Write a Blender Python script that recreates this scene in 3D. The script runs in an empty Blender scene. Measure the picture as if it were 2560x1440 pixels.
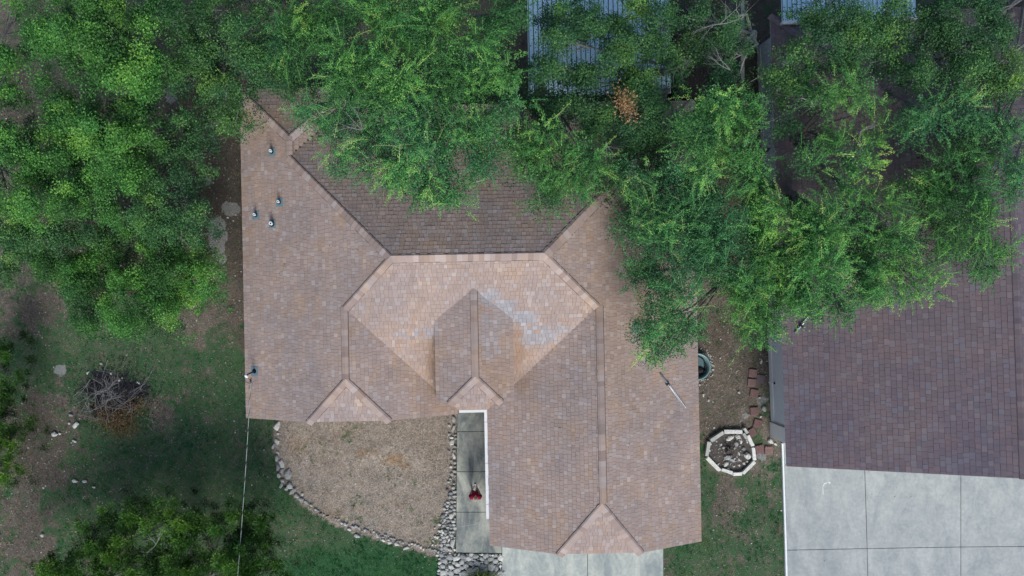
import bpy, math, random
import numpy as np
from mathutils import Vector, Matrix

random.seed(7)
rng = np.random.default_rng(11)
S = bpy.context.scene
COL = S.collection

# ------------------------------------------------------------------ camera, sky, sun, exposure
H = 36.0            # height of the drone above the ground, metres
F = 2088.0          # focal length in photograph pixels (2560 wide)
CU, CV = 1103.0, 720.0
cam_d = bpy.data.cameras.new('camera')
cam = bpy.data.objects.new('camera', cam_d)
COL.objects.link(cam)
cam.location = (0, 0, H)
cam.rotation_euler = (0, 0, 0)
cam_d.sensor_width = 36.0
cam_d.lens = 36.0 * F / 2560.0
cam_d.shift_x = (1280.0 - CU) / 2560.0
cam_d.clip_end = 3000
S.camera = cam

SUN_EL, SUN_AZ = math.radians(44), math.radians(172)   # azimuth clockwise from +Y (north)
w = bpy.data.worlds.new('World'); S.world = w; w.use_nodes = True
wn = w.node_tree.nodes; wl = w.node_tree.links
sky = wn.new('ShaderNodeTexSky'); sky.sky_type = 'NISHITA'; sky.sun_disc = False
sky.sun_elevation = SUN_EL; sky.sun_rotation = SUN_AZ
sky.air_density = 1.0; sky.dust_density = 2.0; sky.ozone_density = 1.0
wl.new(sky.outputs[0], wn['Background'].inputs[0])
wn['Background'].inputs[1].default_value = 0.095
sd = bpy.data.lights.new('sun', 'SUN'); sd.energy = 1.5; sd.angle = math.radians(22); sd.color = (1.0, 0.98, 0.95)
so = bpy.data.objects.new('sun', sd); COL.objects.link(so)
sv = Vector((math.sin(SUN_AZ) * math.cos(SUN_EL), math.cos(SUN_AZ) * math.cos(SUN_EL), math.sin(SUN_EL)))
so.rotation_euler = sv.to_track_quat('Z', 'Y').to_euler()
so.location = (0, -30, 40)
S.view_settings.view_transform = 'Standard'; S.view_settings.look = 'None'
S.view_settings.exposure = 0.62; S.view_settings.gamma = 1.0; S.view_settings.use_curve_mapping = False
S.render.engine = 'CYCLES'
S.cycles.max_bounces = 5; S.cycles.transparent_max_bounces = 6

# ------------------------------------------------------------------ helpers
def P(u, v, z=0.0):
    k = (H - z) / F
    return Vector(((u - CU) * k, (CV - v) * k, z))

def tag(o, label=None, cat=None, group=None, kind=None):
    if label: o['label'] = label
    if cat: o['category'] = cat
    if group: o['group'] = group
    if kind: o['kind'] = kind
    return o

def empty(name, loc=(0, 0, 0), rz=0.0, label=None, cat=None, group=None):
    o = bpy.data.objects.new(name, None); COL.objects.link(o)
    o.location = loc; o.rotation_euler = (0, 0, rz); o.empty_display_size = 0.2
    return tag(o, label, cat, group)

class MB:
    """collects faces; build() links them as ONE mesh object"""
    def __init__(self):
        self.v = []; self.f = []; self.t = []; self.s = []
    def face(self, pts, tint=0.5, stain=0.0):
        n = len(self.v); self.v.extend([tuple(p) for p in pts]); self.f.append(tuple(range(n, n + len(pts))))
        self.t.append(tint); self.s.append(stain)
    def add(self, verts, faces, tint=0.5, stain=0.0):
        n = len(self.v); self.v.extend([tuple(p) for p in verts])
        for f in faces:
            self.f.append(tuple(i + n for i in f)); self.t.append(tint); self.s.append(stain)
    def box(self, c, sx, sy, sz, rz=0.0, tint=0.5, jit=0.0):
        """box whose base centre is c"""
        ca, sa = math.cos(rz), math.sin(rz); vs = []
        for dz in (0, sz):
            for dx, dy in ((-sx/2, -sy/2), (sx/2, -sy/2), (sx/2, sy/2), (-sx/2, sy/2)):
                dx += random.uniform(-jit, jit); dy += random.uniform(-jit, jit)
                vs.append((c[0] + dx*ca - dy*sa, c[1] + dx*sa + dy*ca, c[2] + dz + (random.uniform(-jit, jit) if dz else 0)))
        self.add(vs, [(3,2,1,0),(4,5,6,7),(0,1,5,4),(1,2,6,5),(2,3,7,6),(3,0,4,7)], tint)
    def prism(self, pts, z0, z1, tint=0.5):
        """pts counter-clockwise list of (x,y)"""
        n = len(pts)
        vs = [(p[0], p[1], z0) for p in pts] + [(p[0], p[1], z1) for p in pts]
        fs = [tuple(range(n-1, -1, -1)), tuple(range(n, 2*n))] + [(i, (i+1) % n, n+(i+1) % n, n+i) for i in range(n)]
        self.add(vs, fs, tint)
    def tube(self, pts, radii, sides=6, tint=0.5, cap=True):
        pts = [Vector(p) for p in pts]; n0 = len(self.v); m = len(pts)
        for i, p in enumerate(pts):
            d = (pts[min(i+1, m-1)] - pts[max(i-1, 0)])
            d = d.normalized() if d.length > 1e-9 else Vector((0, 0, 1))
            a = d.cross(Vector((0, 0, 1)) if abs(d.z) < 0.9 else Vector((1, 0, 0))).normalized(); b = d.cross(a)
            r = radii[i] if hasattr(radii, '__len__') else radii
            for k in range(sides):
                t = 2*math.pi*k/sides; self.v.append(tuple(p + (a*math.cos(t) + b*math.sin(t))*r))
        for i in range(m-1):
            for k in range(sides):
                k2 = (k+1) % sides
                self.f.append((n0+i*sides+k, n0+i*sides+k2, n0+(i+1)*sides+k2, n0+(i+1)*sides+k)); self.t.append(tint); self.s.append(0)
        if cap:
            self.f.append(tuple(n0+k for k in range(sides-1, -1, -1))); self.t.append(tint); self.s.append(0)
            self.f.append(tuple(n0+(m-1)*sides+k for k in range(sides))); self.t.append(tint); self.s.append(0)
    def lathe(self, prof, c, sides=24, tint=0.5):
        n0 = len(self.v)
        for r, z in prof:
            for k in range(sides):
                t = 2*math.pi*k/sides; self.v.append((c[0]+r*math.cos(t), c[1]+r*math.sin(t), c[2]+z))
        for i in range(len(prof)-1):
            for k in range(sides):
                k2 = (k+1) % sides
                self.f.append((n0+i*sides+k, n0+i*sides+k2, n0+(i+1)*sides+k2, n0+(i+1)*sides+k)); self.t.append(tint); self.s.append(0)
    def rock(self, c, rx, ry, h, rz, rnd, tint=0.5, sides=8, sink=0.03):
        ca, sa = math.cos(rz), math.sin(rz); n = sides
        jr = [rnd.uniform(0.62, 1.15) for _ in range(n)]; vs = []
        for lv, (sc, zz) in enumerate(((0.92, -sink), (1.0, h*0.45), (0.66, h*0.93))):
            for k in range(n):
                t = 2*math.pi*(k + rnd.uniform(-.18, .18))/n; q = jr[k]*sc*rnd.uniform(.94, 1.06)
                dx, dy = rx*q*math.cos(t), ry*q*math.sin(t)
                vs.append((c[0]+dx*ca-dy*sa, c[1]+dx*sa+dy*ca, c[2]+zz*(1 if lv == 0 else rnd.uniform(.85, 1.1))))
        vs.append((c[0]+rx*rnd.uniform(-.15, .15), c[1]+ry*rnd.uniform(-.15, .15), c[2]+h))
        fs = []
        for l in range(2):
            for k in range(n):
                k2 = (k+1) % n; fs.append((l*n+k, l*n+k2, (l+1)*n+k2, (l+1)*n+k))
        for k in range(n): fs.append((2*n+k, 2*n+(k+1) % n, 3*n))
        self.add(vs, fs, tint)
    def build(self, name, mat, parent=None, kind=None, smooth=False):
        me = bpy.data.meshes.new(name); me.from_pydata(self.v, [], self.f)
        a = me.attributes.new('tint', 'FLOAT', 'FACE'); a.data.foreach_set('value', self.t)
        if any(self.s):
            a = me.attributes.new('stain', 'FLOAT', 'FACE'); a.data.foreach_set('value', self.s)
        me.materials.append(mat)
        if smooth: me.polygons.foreach_set('use_smooth', [True]*len(me.polygons))
        me.update()
        o = bpy.data.objects.new(name, me); COL.objects.link(o)
        if parent: o.parent = parent
        if kind: o['kind'] = kind
        return o

def quads_np(name, V, tint, mat, parent=None, kind=None, nv=4):
    """V: (N, nv, 3) separate polygons"""
    N = V.shape[0]; me = bpy.data.meshes.new(name)
    me.vertices.add(N*nv); me.vertices.foreach_set('co', V.reshape(-1).astype(np.float32))
    me.loops.add(N*nv); me.loops.foreach_set('vertex_index', np.arange(N*nv, dtype=np.int32))
    me.polygons.add(N); me.polygons.foreach_set('loop_start', np.arange(0, N*nv, nv, dtype=np.int32))
    me.update(calc_edges=True)
    a = me.attributes.new('tint', 'FLOAT', 'FACE'); a.data.foreach_set('value', tint.astype(np.float32))
    me.materials.append(mat)
    o = bpy.data.objects.new(name, me); COL.objects.link(o)
    if parent: o.parent = parent
    if kind: o['kind'] = kind
    return o

# ------------------------------------------------------------------ materials
class NT:
    def __init__(self, name):
        self.m = bpy.data.materials.new(name); self.m.use_nodes = True
        self.n = self.m.node_tree.nodes; self.l = self.m.node_tree.links
        self.b = self.n['Principled BSDF']; self.b.inputs['Specular IOR Level'].default_value = 0.25
    def attr(self, name):
        a = self.n.new('ShaderNodeAttribute'); a.attribute_name = name; return a.outputs['Fac']
    def acol(self, name):
        a = self.n.new('ShaderNodeAttribute'); a.attribute_name = name; return a.outputs['Color']
    def noise(self, scale, detail=3, rough=.55, vec=None, out='Fac', dist=0.0):
        t = self.n.new('ShaderNodeTexNoise'); t.inputs['Scale'].default_value = scale
        t.inputs['Detail'].default_value = detail; t.inputs['Roughness'].default_value = rough
        t.inputs['Distortion'].default_value = dist
        self.l.new(vec if vec else self.pos(), t.inputs['Vector']); return t.outputs[out]
    def pos(self):
        if not hasattr(self, '_p'): self._p = self.n.new('ShaderNodeNewGeometry').outputs['Position']
        return self._p
    def scaled(self, sx, sy, sz):
        mp = self.n.new('ShaderNodeMapping'); mp.inputs['Scale'].default_value = (sx, sy, sz)
        self.l.new(self.pos(), mp.inputs['Vector']); return mp.outputs[0]
    def voro(self, scale, out='Distance'):
        t = self.n.new('ShaderNodeTexVoronoi'); t.inputs['Scale'].default_value = scale
        self.l.new(self.pos(), t.inputs['Vector']); return t.outputs[out]
    def ramp(self, fac, stops, interp='LINEAR'):
        r = self.n.new('ShaderNodeValToRGB'); e = r.color_ramp.elements; r.color_ramp.interpolation = interp
        while len(e) < len(stops): e.new(0.5)
        for i, (p, c) in enumerate(stops):
            e[i].position = p; e[i].color = (*c, 1) if len(c) == 3 else c
        self.l.new(fac, r.inputs[0]); return r.outputs[0]
    def mix(self, fac, a, b, mode='MIX'):
        m = self.n.new('ShaderNodeMix'); m.data_type = 'RGBA'; m.blend_type = mode; m.clamp_factor = True
        for sock, val in ((m.inputs[0], fac), (m.inputs[6], a), (m.inputs[7], b)):
            if isinstance(val, (int, float)): sock.default_value = val
            elif isinstance(val, tuple): sock.default_value = (*val, 1)
            else: self.l.new(val, sock)
        return m.outputs[2]
    def math(self, op, a, b=0.0, clamp=False):
        m = self.n.new('ShaderNodeMath'); m.operation = op; m.use_clamp = clamp
        for s, v in ((m.inputs[0], a), (m.inputs[1], b)):
            if isinstance(v, (int, float)): s.default_value = v
            else: self.l.new(v, s)
        return m.outputs[0]
    def map(self, f, a, b, c=0.0, d=1.0):
        m = self.n.new('ShaderNodeMapRange'); self.l.new(f, m.inputs[0])
        for i, v in enumerate((a, b, c, d)): m.inputs[i+1].default_value = v
        return m.outputs[0]
    def bump(self, h, dist=0.01, strength=1.0):
        b = self.n.new('ShaderNodeBump'); b.inputs['Distance'].default_value = dist; b.inputs['Strength'].default_value = strength
        self.l.new(h, b.inputs['Height']); self.l.new(b.outputs[0], self.b.inputs['Normal'])
    def fin(self, col, rough=.85, metal=0.0):
        if isinstance(col, tuple): self.b.inputs['Base Color'].default_value = (*col, 1)
        else: self.l.new(col, self.b.inputs['Base Color'])
        self.b.inputs['Roughness'].default_value = rough; self.b.inputs['Metallic'].default_value = metal
        return self.m

M = {}
def simple(name, col, rough=.7, metal=0.0, var=.18, scale=6.0):
    t = NT(name); n = t.noise(scale, 4)
    a = tuple(c*(1-var) for c in col); b = tuple(min(1, c*(1+var)) for c in col)
    c = t.ramp(n, [(.3, a), (.7, b)]); c = t.mix(.35, c, t.mix(t.attr('tint'), a, b))
    M[name] = t.fin(c, rough, metal); return M[name]

def shingle_mat(name, stops, patch_a, patch_b, amt):
    t = NT(name)
    c = t.ramp(t.attr('tint'), stops)
    big = t.map(t.noise(.33, 6, .72, dist=.5), .40, .62)
    c = t.mix(t.math('MULTIPLY', big, amt), c, t.mix(1.0, c, patch_a, 'MULTIPLY'))
    mid = t.map(t.noise(.9, 4, .6, t.scaled(1.7, 1.1, 1.0)), .50, .70)
    c = t.mix(t.math('MULTIPLY', mid, amt), c, t.mix(1.0, c, patch_b, 'MULTIPLY'))
    g = t.noise(90, 2, .7)
    c = t.mix(.5, c, t.mix(1.0, c, t.ramp(g, [(.3, (.75,)*3), (.7, (1.22,)*3)]), 'MULTIPLY'))
    s = t.attr('stain')
    grey = t.map(s, 0.0, 1.0)
    c = t.mix(t.math('MULTIPLY', grey, .62), c, t.mix(t.attr('tint'), (.27, .30, .34), (.43, .46, .50)))
    org = t.map(s, 0.0, -1.0)
    c = t.mix(t.math('MULTIPLY', org, .75), c, t.mix(t.attr('tint'), (.28, .17, .09), (.42, .28, .17)))
    t.bump(g, .004, .6)
    M[name] = t.fin(c, .95)
shingle_mat('tan_shingle', [(0, (.345, .260, .222)), (.25, (.395, .300, .255)), (.5, (.42, .325, .280)), (.72, (.455, .358, .312)), (.88, (.44, .37, .34)), (1, (.51, .42, .375))],
            (.78, .84, .92), (1.1, 1.0, .84), .9)
shingle_mat('purple_shingle', [(0, (.145, .120, .132)), (.3, (.165, .132, .142)), (.55, (.186, .146, .154)), (.8, (.180, .162, .182)), (1, (.215, .172, .175))],
            (.80, .86, .98), (1.1, 1.0, .95), .9)

def concrete_mat(name, base, dirty):
    t = NT(name)
    n = t.noise(.8, 7, .7, t.scaled(1.7, .8, 1), dist=.6); m = t.noise(7, 6, .75)
    c = t.ramp(n, [(.38, dirty), (.5, tuple((a+b)/2 for a, b in zip(base, dirty))), (.62, base)])
    c = t.mix(.45, c, t.mix(1.0, c, t.ramp(m, [(.3, (.6, .62, .62)), (.75, (1.3, 1.3, 1.26))]), 'MULTIPLY'))
    sp = t.noise(60, 3, .8); c = t.mix(.4, c, t.mix(1.0, c, t.ramp(sp, [(.3, (.7,)*3), (.7, (1.25,)*3)]), 'MULTIPLY'))
    c = t.mix(.25, c, t.mix(1.0, c, t.mix(t.attr('tint'), (.7, .7, .72), (1.3, 1.3, 1.26)), 'MULTIPLY'))
    t.bump(t.noise(40, 4), .004)
    M[name] = t.fin(c, .9)
concrete_mat('drive_concrete', (.53, .56, .51), (.30, .345, .345))
concrete_mat('plain_concrete', (.47, .495, .48), (.35, .38, .38))
concrete_mat('walk_concrete', (.46, .475, .41), (.16, .185, .185))

def stone_mat(name, a, b, c3):
    t = NT(name); c = t.ramp(t.attr('tint'), [(0, a), (.5, b), (1, c3)])
    n = t.noise(14, 5, .7); c = t.mix(.7, c, t.mix(1.0, c, t.ramp(n, [(.3, (.55, .56, .58)), (.7, (1.25, 1.24, 1.2))]), 'MULTIPLY'))
    t.bump(n, .02); M[name] = t.fin(c, .9)
stone_mat('pale_stone', (.22, .235, .24), (.42, .435, .42), (.72, .72, .66))
stone_mat('white_block', (.38, .40, .38), (.66, .68, .64), (.85, .86, .80))
stone_mat('paver_red', (.175, .105, .10), (.22, .135, .125), (.27, .185, .16))
stone_mat('grey_paver_mat', (.14, .11, .115), (.17, .14, .15), (.22, .19, .2))

simple('white_block_dull', (.42, .44, .42), .9)
simple('white_paint', (.80, .81, .80), .45, var=.05)
simple('grey_siding', (.74, .80, .84), .7, var=.05)
simple('white_brick', (.86, .88, .86), .8, var=.08)
simple('tan_brick', (.34, .27, .22), .85, var=.15)
simple('dark_deck', (.035, .028, .028), .85)
simple('teal_metal', (.20, .34, .35), .5, .2, var=.25)
simple('black_rubber', (.012, .013, .016), .5)
simple('lead', (.17, .27, .31), .55, var=.15)
simple('galvanized', (.42, .47, .50), .35, .6, var=.2)
simple('white_pipe', (.86, .87, .88), .4, var=.05)
simple('black_pipe', (.02, .022, .03), .45)
simple('cable_light', (.42, .46, .42), .5)
simple('fence_wood', (.20, .19, .175), .9, var=.3)
simple('bark', (.16, .155, .145), .9, var=.35, scale=9)
simple('pale_bark', (.34, .345, .33), .9, var=.3, scale=9)
simple('stick_bark', (.23, .225, .22), .9, var=.3)
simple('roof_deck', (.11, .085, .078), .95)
simple('soil_dark', (.10, .088, .078), .95, var=.6, scale=14)
simple('ash', (.026, .027, .032), .95, var=.6, scale=12)
simple('glass_dark', (.02, .025, .03), .1)
simple('water_dark', (.12, .19, .20), .12)
simple('skin', (.55, .33, .25), .55, var=.05)
simple('maroon_cloth', (.30, .006, .045), .9, var=.15)
simple('denim', (.10, .13, .19), .9, var=.15)
simple('shoe_white', (.6, .6, .6), .6)
t = NT('sky_tinted_metal'); n = t.noise(1.5, 5, .7, t.scaled(3, .4, 1)); 
c = t.ramp(n, [(.3, (.54, .80, .93)), (.55, (.64, .88, .97)), (.75, (.76, .93, .98))]); M['sky_tinted_metal'] = t.fin(c, .4, .15)  # the blue of the reflected sky is painted into the sheet colour
t = NT('hair'); c = t.ramp(t.noise(25, 3, .6, t.scaled(3, .5, 1)), [(.32, (.22, .14, .09)), (.5, (.45, .34, .23)), (.7, (.66, .54, .41))]); M['hair'] = t.fin(c, .6)

def leaf_mat(name, stops, transl=.22):
    t = NT(name); n = t.noise(.55, 3, .6)
    c = t.ramp(t.attr('tint'), stops)
    c = t.mix(.6, c, t.mix(1.0, c, t.ramp(n, [(.35, (.75, .92, 1.0)), (.65, (1.25, 1.12, .85))]), 'MULTIPLY'))
    t.fin(c, .5); t.b.inputs['Specular IOR Level'].default_value = .3
    tr = t.n.new('ShaderNodeBsdfTranslucent'); t.l.new(c, tr.inputs[0])
    mx = t.n.new('ShaderNodeMixShader'); mx.inputs[0].default_value = transl
    t.l.new(t.b.outputs[0], mx.inputs[1]); t.l.new(tr.outputs[0], mx.inputs[2])
    t.l.new(mx.outputs[0], t.n['Material Output'].inputs[0]); M[name] = t.m
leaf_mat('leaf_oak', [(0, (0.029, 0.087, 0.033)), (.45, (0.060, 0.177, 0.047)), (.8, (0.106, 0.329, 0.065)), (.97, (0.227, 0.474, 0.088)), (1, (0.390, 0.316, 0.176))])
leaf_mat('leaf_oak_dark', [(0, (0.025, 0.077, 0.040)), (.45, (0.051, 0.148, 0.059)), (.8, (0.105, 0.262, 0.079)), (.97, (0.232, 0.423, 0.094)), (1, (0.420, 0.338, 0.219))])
leaf_mat('leaf_elm', [(0, (0.035, 0.111, 0.043)), (.4, (0.074, 0.224, 0.067)), (.75, (0.138, 0.431, 0.095)), (.97, (0.370, 0.682, 0.158)), (1, (0.681, 0.646, 0.236))])
leaf_mat('leaf_elm_cool', [(0, (0.029, 0.104, 0.049)), (.4, (0.065, 0.212, 0.079)), (.75, (0.117, 0.386, 0.121)), (.97, (0.297, 0.609, 0.151)), (1, (0.667, 0.629, 0.271))])
leaf_mat('leaf_juniper', [(0, (0.021, 0.055, 0.018)), (.45, (0.042, 0.114, 0.025)), (.8, (0.100, 0.239, 0.040)), (.97, (0.177, 0.342, 0.054)), (1, (0.291, 0.296, 0.162))], .1)
leaf_mat('dry_leaf', [(0, (0.130, 0.078, 0.033)), (.5, (0.286, 0.169, 0.072)), (1, (0.598, 0.403, 0.221))], .1)
leaf_mat('yucca_leaf', [(0, (.02, .05, .012)), (.5, (.06, .12, .02)), (1, (.22, .27, .05))], .1)
leaf_mat('grass_blade', [(0, (0.014, 0.088, 0.027)), (.4, (0.026, 0.150, 0.042)), (.7, (0.055, 0.221, 0.058)), (.88, (0.130, 0.221, 0.084)), (1, (0.250, 0.299, 0.158))], .15)
leaf_mat('straw', [(0, (0.112, 0.079, 0.054)), (.4, (0.263, 0.201, 0.144)), (.7, (0.425, 0.354, 0.276)), (1, (0.688, 0.610, 0.516))], .05)

# ------------------------------------------------------------------ value noise for layout
def vnoise(x, y, scale, seed):
    r = np.random.default_rng(seed); T = r.random((256, 256))
    X, Y = x*scale + 1000, y*scale + 1000
    i, j = np.floor(X).astype(int), np.floor(Y).astype(int); fx, fy = X-i, Y-j
    fx, fy = fx*fx*(3-2*fx), fy*fy*(3-2*fy)
    g = lambda a, b: T[a % 256, b % 256]
    return (g(i, j)*(1-fx)+g(i+1, j)*fx)*(1-fy) + (g(i, j+1)*(1-fx)+g(i+1, j+1)*fx)*fy
def fbm(x, y, scale, seed, o=4):
    s = 0; a = 1; n = 0
    for k in range(o):
        s = s + a*vnoise(x, y, scale*2**k, seed+k*17); n += a; a *= .55
    return s/n
def inpoly(x, y, poly):
    x = np.asarray(x); y = np.asarray(y); c = np.zeros(x.shape, bool); n = len(poly)
    for i in range(n):
        x0, y0 = poly[i]; x1, y1 = poly[i-1]
        if y0 == y1: continue
        c ^= ((y0 > y) != (y1 > y)) & (x < (x1-x0)*(y-y0)/(y1-y0)+x0)
    return c
def sstep(a, b, x):
    t = np.clip((x-a)/(b-a), 0, 1); return t*t*(3-2*t)

# pixel polygons on the ground
BED = [(690,1030),(684,1110),(693,1170),(718,1222),(760,1268),(830,1310),(905,1340),(985,1362),(1065,1388),(1135,1390),(1143,1030)]
def ground_fields(X, Y):
    """returns grass, pale, warm, dark in 0..1 for world coordinates on the ground"""
    u = X*F/H + CU; v = CV - Y*F/H
    n1 = fbm(X, Y, .5, 3); n2 = fbm(X, Y, 1.7, 9); n3 = fbm(X, Y, .22, 31)
    g = np.full(X.shape, .49)
    pale = np.zeros(X.shape); warm = np.full(X.shape, .45); dark = np.zeros(X.shape)
    def blob(cu, cv, ru, rv, p=1.6):
        return np.exp(-(((u-cu)/ru)**2 + ((v-cv)/rv)**2)**(p/2))
    # left yard
    for a in ((120,870,190,100,.36),(70,980,90,100,.26),(200,960,150,80,.2),(260,1130,130,70,.3),(150,1290,120,60,.18),(330,1230,120,60,.3),(380,960,60,80,.2),(430,900,200,90,.2),(600,880,60,140,.25),(560,1100,140,130,.4),(330,880,150,50,.25),(420,1180,170,110,.35),(660,1120,40,160,.5),
              (700,1350,330,110,.8),(900,1440,300,90,1.0),(560,960,60,60,.3),(1110,1320,26,40,.55),(1860,1360,110,130,.24),(1760,1250,26,120,.3),(1930,1400,40,90,.3),
              (1720,1420,80,60,.5),(1920,1260,40,60,.25),(350,870,160,40,.2)):
        g = g + a[4]*blob(*a[:4])
    for a in ((80,1170,140,230,.34),(120,1000,90,120,.3),(1840,900,110,200,.55),(540,560,80,260,.6),(300,400,400,400,.4),(500,860,40,30,.3),(560,930,60,30,.25),
              (1500,100,700,350,.5),(120,760,120,60,.1),(590,700,18,120,.5)):
        g = g - a[4]*blob(*a[:4])
    inbed = inpoly(u, v, BED)
    g = np.where(inbed, .0 + .30*blob(880,1090,40,40) + .32*blob(1110,1330,35,70) + .12*blob(760,1110,60,60), g)
    n4 = fbm(X, Y, 4.5, 77, 3)
    gg = sstep(.22, .80, g + (n1-.5)*.85 + (n2-.5)*.8 + (n4-.5)*.75)
    lush = sstep(.35, .8, blob(900, 1450, 330, 120))
    gg = np.minimum(gg, .66 + .34*lush + (n2-.5)*.3)
    # pale limestone and dust patches
    for a in ((542,600,28,54,1.5),(575,520,30,24,1.15),(520,450,20,20,.7),(150,930,20,24,.9),(140,990,30,10,.8),(640,1240,200,60,.0),(1860,1040,26,50,.8),(1905,1140,22,26,.9),(1900,1000,40,20,.6),
              (1850,1235,70,26,.62),(1832,1270,30,44,.6),(1890,1300,50,30,.45),(1790,1400,50,30,.45),(430,60,18,22,1),(430,240,22,40,.9),(380,310,26,18,.8),(20,740,40,30,.5),(580,1240,14,12,.7),(620,1260,10,12,.6),
              (1750,880,30,60,.7),(1755,945,26,22,.9),(1880,1130,16,16,.4)):
        pale = np.maximum(pale, a[4]*blob(*a[:4]))
    pale = sstep(.38, .62, pale*.9 + (n2-.5)*.8)
    warm = np.where(inbed, .62 + .25*(n1-.5) + .5*blob(965,1150,60,22) + .25*blob(740,1110,40,50), np.clip(warm*.42 + (n1-.5)*.45, 0, 1))
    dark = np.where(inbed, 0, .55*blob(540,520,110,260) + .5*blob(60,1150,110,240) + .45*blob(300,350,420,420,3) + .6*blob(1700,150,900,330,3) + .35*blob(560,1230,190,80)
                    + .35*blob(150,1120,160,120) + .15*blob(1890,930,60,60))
    return gg, pale, np.clip(warm, 0, 1), np.clip(dark + (n3-.5)*.3, 0, 1)

# ------------------------------------------------------------------ ground sheet
def make_ground():
    fx = np.arange(-22, 31, .14); fy = np.arange(-15, 16, .14)
    ox = np.array([-1500, -600, -250, -110, -60, -38, -28]); ex = np.array([36, 48, 70, 130, 300, 700, 1500])
    oy = np.array([-1500, -600, -250, -110, -50, -30, -20]); ey = np.array([20, 30, 50, 110, 250, 600, 1500])
    xs = np.concatenate([ox, fx, ex]); ys = np.concatenate([oy, fy, ey])
    X, Y = np.meshgrid(xs, ys); nx, ny = len(xs), len(ys)
    Z = (fbm(X, Y, .6, 5)-.5)*.06 + (fbm(X, Y, 2.4, 15, 3)-.5)*.035 - .035
    me = bpy.data.meshes.new('ground')
    V = np.stack([X, Y, Z], -1).reshape(-1, 3); me.vertices.add(len(V)); me.vertices.foreach_set('co', V.reshape(-1).astype(np.float32))
    i, j = np.meshgrid(np.arange(nx-1), np.arange(ny-1)); a = (j*nx+i).reshape(-1)
    L = np.stack([a, a+1, a+nx+1, a+nx], -1).astype(np.int32); me.loops.add(L.size); me.loops.foreach_set('vertex_index', L.reshape(-1))
    me.polygons.add(len(L)); me.polygons.foreach_set('loop_start', np.arange(0, L.size, 4, dtype=np.int32)); me.update(calc_edges=True)
    me.polygons.foreach_set('use_smooth', [True]*len(L))
    g, p, wm, d = ground_fields(X, Y)
    at = me.attributes.new('cover', 'FLOAT_COLOR', 'POINT')
    at.data.foreach_set('color', np.stack([g, p, wm, d], -1).reshape(-1).astype(np.float32))
    U_, V_ = X*F/H+CU, CV-Y*F/H; ru = np.zeros(X.shape)
    for cu, cv, a_, b_, am in ((930,1130,34,14,.5),(985,1150,36,20,.7),(1010,1165,20,14,.6),(740,1112,46,44,.45),(830,1285,40,26,.4),(880,1085,50,30,.35),(900,1135,14,14,.7),(1090,1120,40,60,.3),(990,1260,30,14,.4)):
        ru = np.maximum(ru, am*np.exp(-(((U_-cu)/a_)**2+((V_-cv)/b_)**2)))
    ra = me.attributes.new('rust', 'FLOAT', 'POINT'); ra.data.foreach_set('value', ru.reshape(-1).astype(np.float32))
    t = NT('ground_cover')
    A = t.n.new('ShaderNodeAttribute'); A.attribute_name = 'cover'
    sp = t.n.new('ShaderNodeSeparateColor'); t.l.new(A.outputs['Color'], sp.inputs[0])
    g, p, wm = sp.outputs[0], sp.outputs[1], sp.outputs[2]; d = A.outputs['Alpha']
    n = t.noise(3.5, 6, .7); f = t.noise(18, 6, .8); ff = t.noise(60, 4, .8); h = t.noise(7, 6, .78, dist=.5)
    soil = t.mix(wm, t.ramp(f, [(.28, (.045, .036, .029)), (.5, (.125, .102, .080)), (.72, (.27, .24, .20))]),
                 t.ramp(f, [(.28, (.24, .19, .15)), (.5, (.58, .49, .40)), (.74, (.88, .80, .72))]))
    rust = t.map(t.noise(1.3, 6, .75), .55, .72)
    soil = t.mix(t.math('MULTIPLY', rust, .55), soil, t.mix(1.0, soil, (.85, .64, .42), 'MULTIPLY'))
    rs = t.math('ADD', t.attr('rust'), t.math('MULTIPLY', t.math('SUBTRACT', h, .5), 1.2))
    soil = t.mix(t.map(rs, .2, .7), soil, t.mix(1.0, soil, (.80, .60, .38), 'MULTIPLY'))
    soil = t.mix(t.map(n, .42, .62), soil, t.mix(1.0, soil, (.70, .74, .76), 'MULTIPLY'))
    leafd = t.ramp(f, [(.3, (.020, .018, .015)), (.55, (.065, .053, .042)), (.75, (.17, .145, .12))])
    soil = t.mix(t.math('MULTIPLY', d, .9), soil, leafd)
    soil = t.mix(t.map(t.noise(11, 3, .6), .58, .7), soil, t.mix(1.0, soil, (.55, .55, .5), 'MULTIPLY'))
    grass = t.ramp(ff, [(.25, (.018, .064, .026)), (.5, (.036, .125, .046)), (.75, (.085, .20, .072))])
    pale_g = t.ramp(ff, [(.25, (.060, .098, .052)), (.5, (.115, .17, .088)), (.75, (.20, .26, .14))])
    grass = t.mix(t.math('MULTIPLY', t.map(t.noise(1.1, 6, .75), .40, .64), t.map(g, .98, .5)), grass, pale_g)
    grass = t.mix(t.map(h, .36, .62), t.mix(1.0, grass, (.5, .6, .55), 'MULTIPLY'), t.mix(1.0, grass, (1.2, 1.15, 1.15), 'MULTIPLY'))
    gm = t.math('ADD', g, t.math('ADD', t.math('MULTIPLY', t.math('SUBTRACT', f, .5), 1.2), t.math('MULTIPLY', t.math('SUBTRACT', h, .5), 2.4)))
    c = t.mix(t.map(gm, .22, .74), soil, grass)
    pm = t.math('ADD', p, t.math('MULTIPLY', t.math('SUBTRACT', f, .5), 1.4))
    c = t.mix(t.map(pm, .5, .72), c, t.ramp(ff, [(.3, (.20, .20, .19)), (.7, (.42, .42, .40))]))
    t.bump(t.math('ADD', f, ff), .03)
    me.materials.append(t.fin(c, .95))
    o = bpy.data.objects.new('ground', me); COL.objects.link(o); tag(o, kind='structure')
make_ground()

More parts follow.
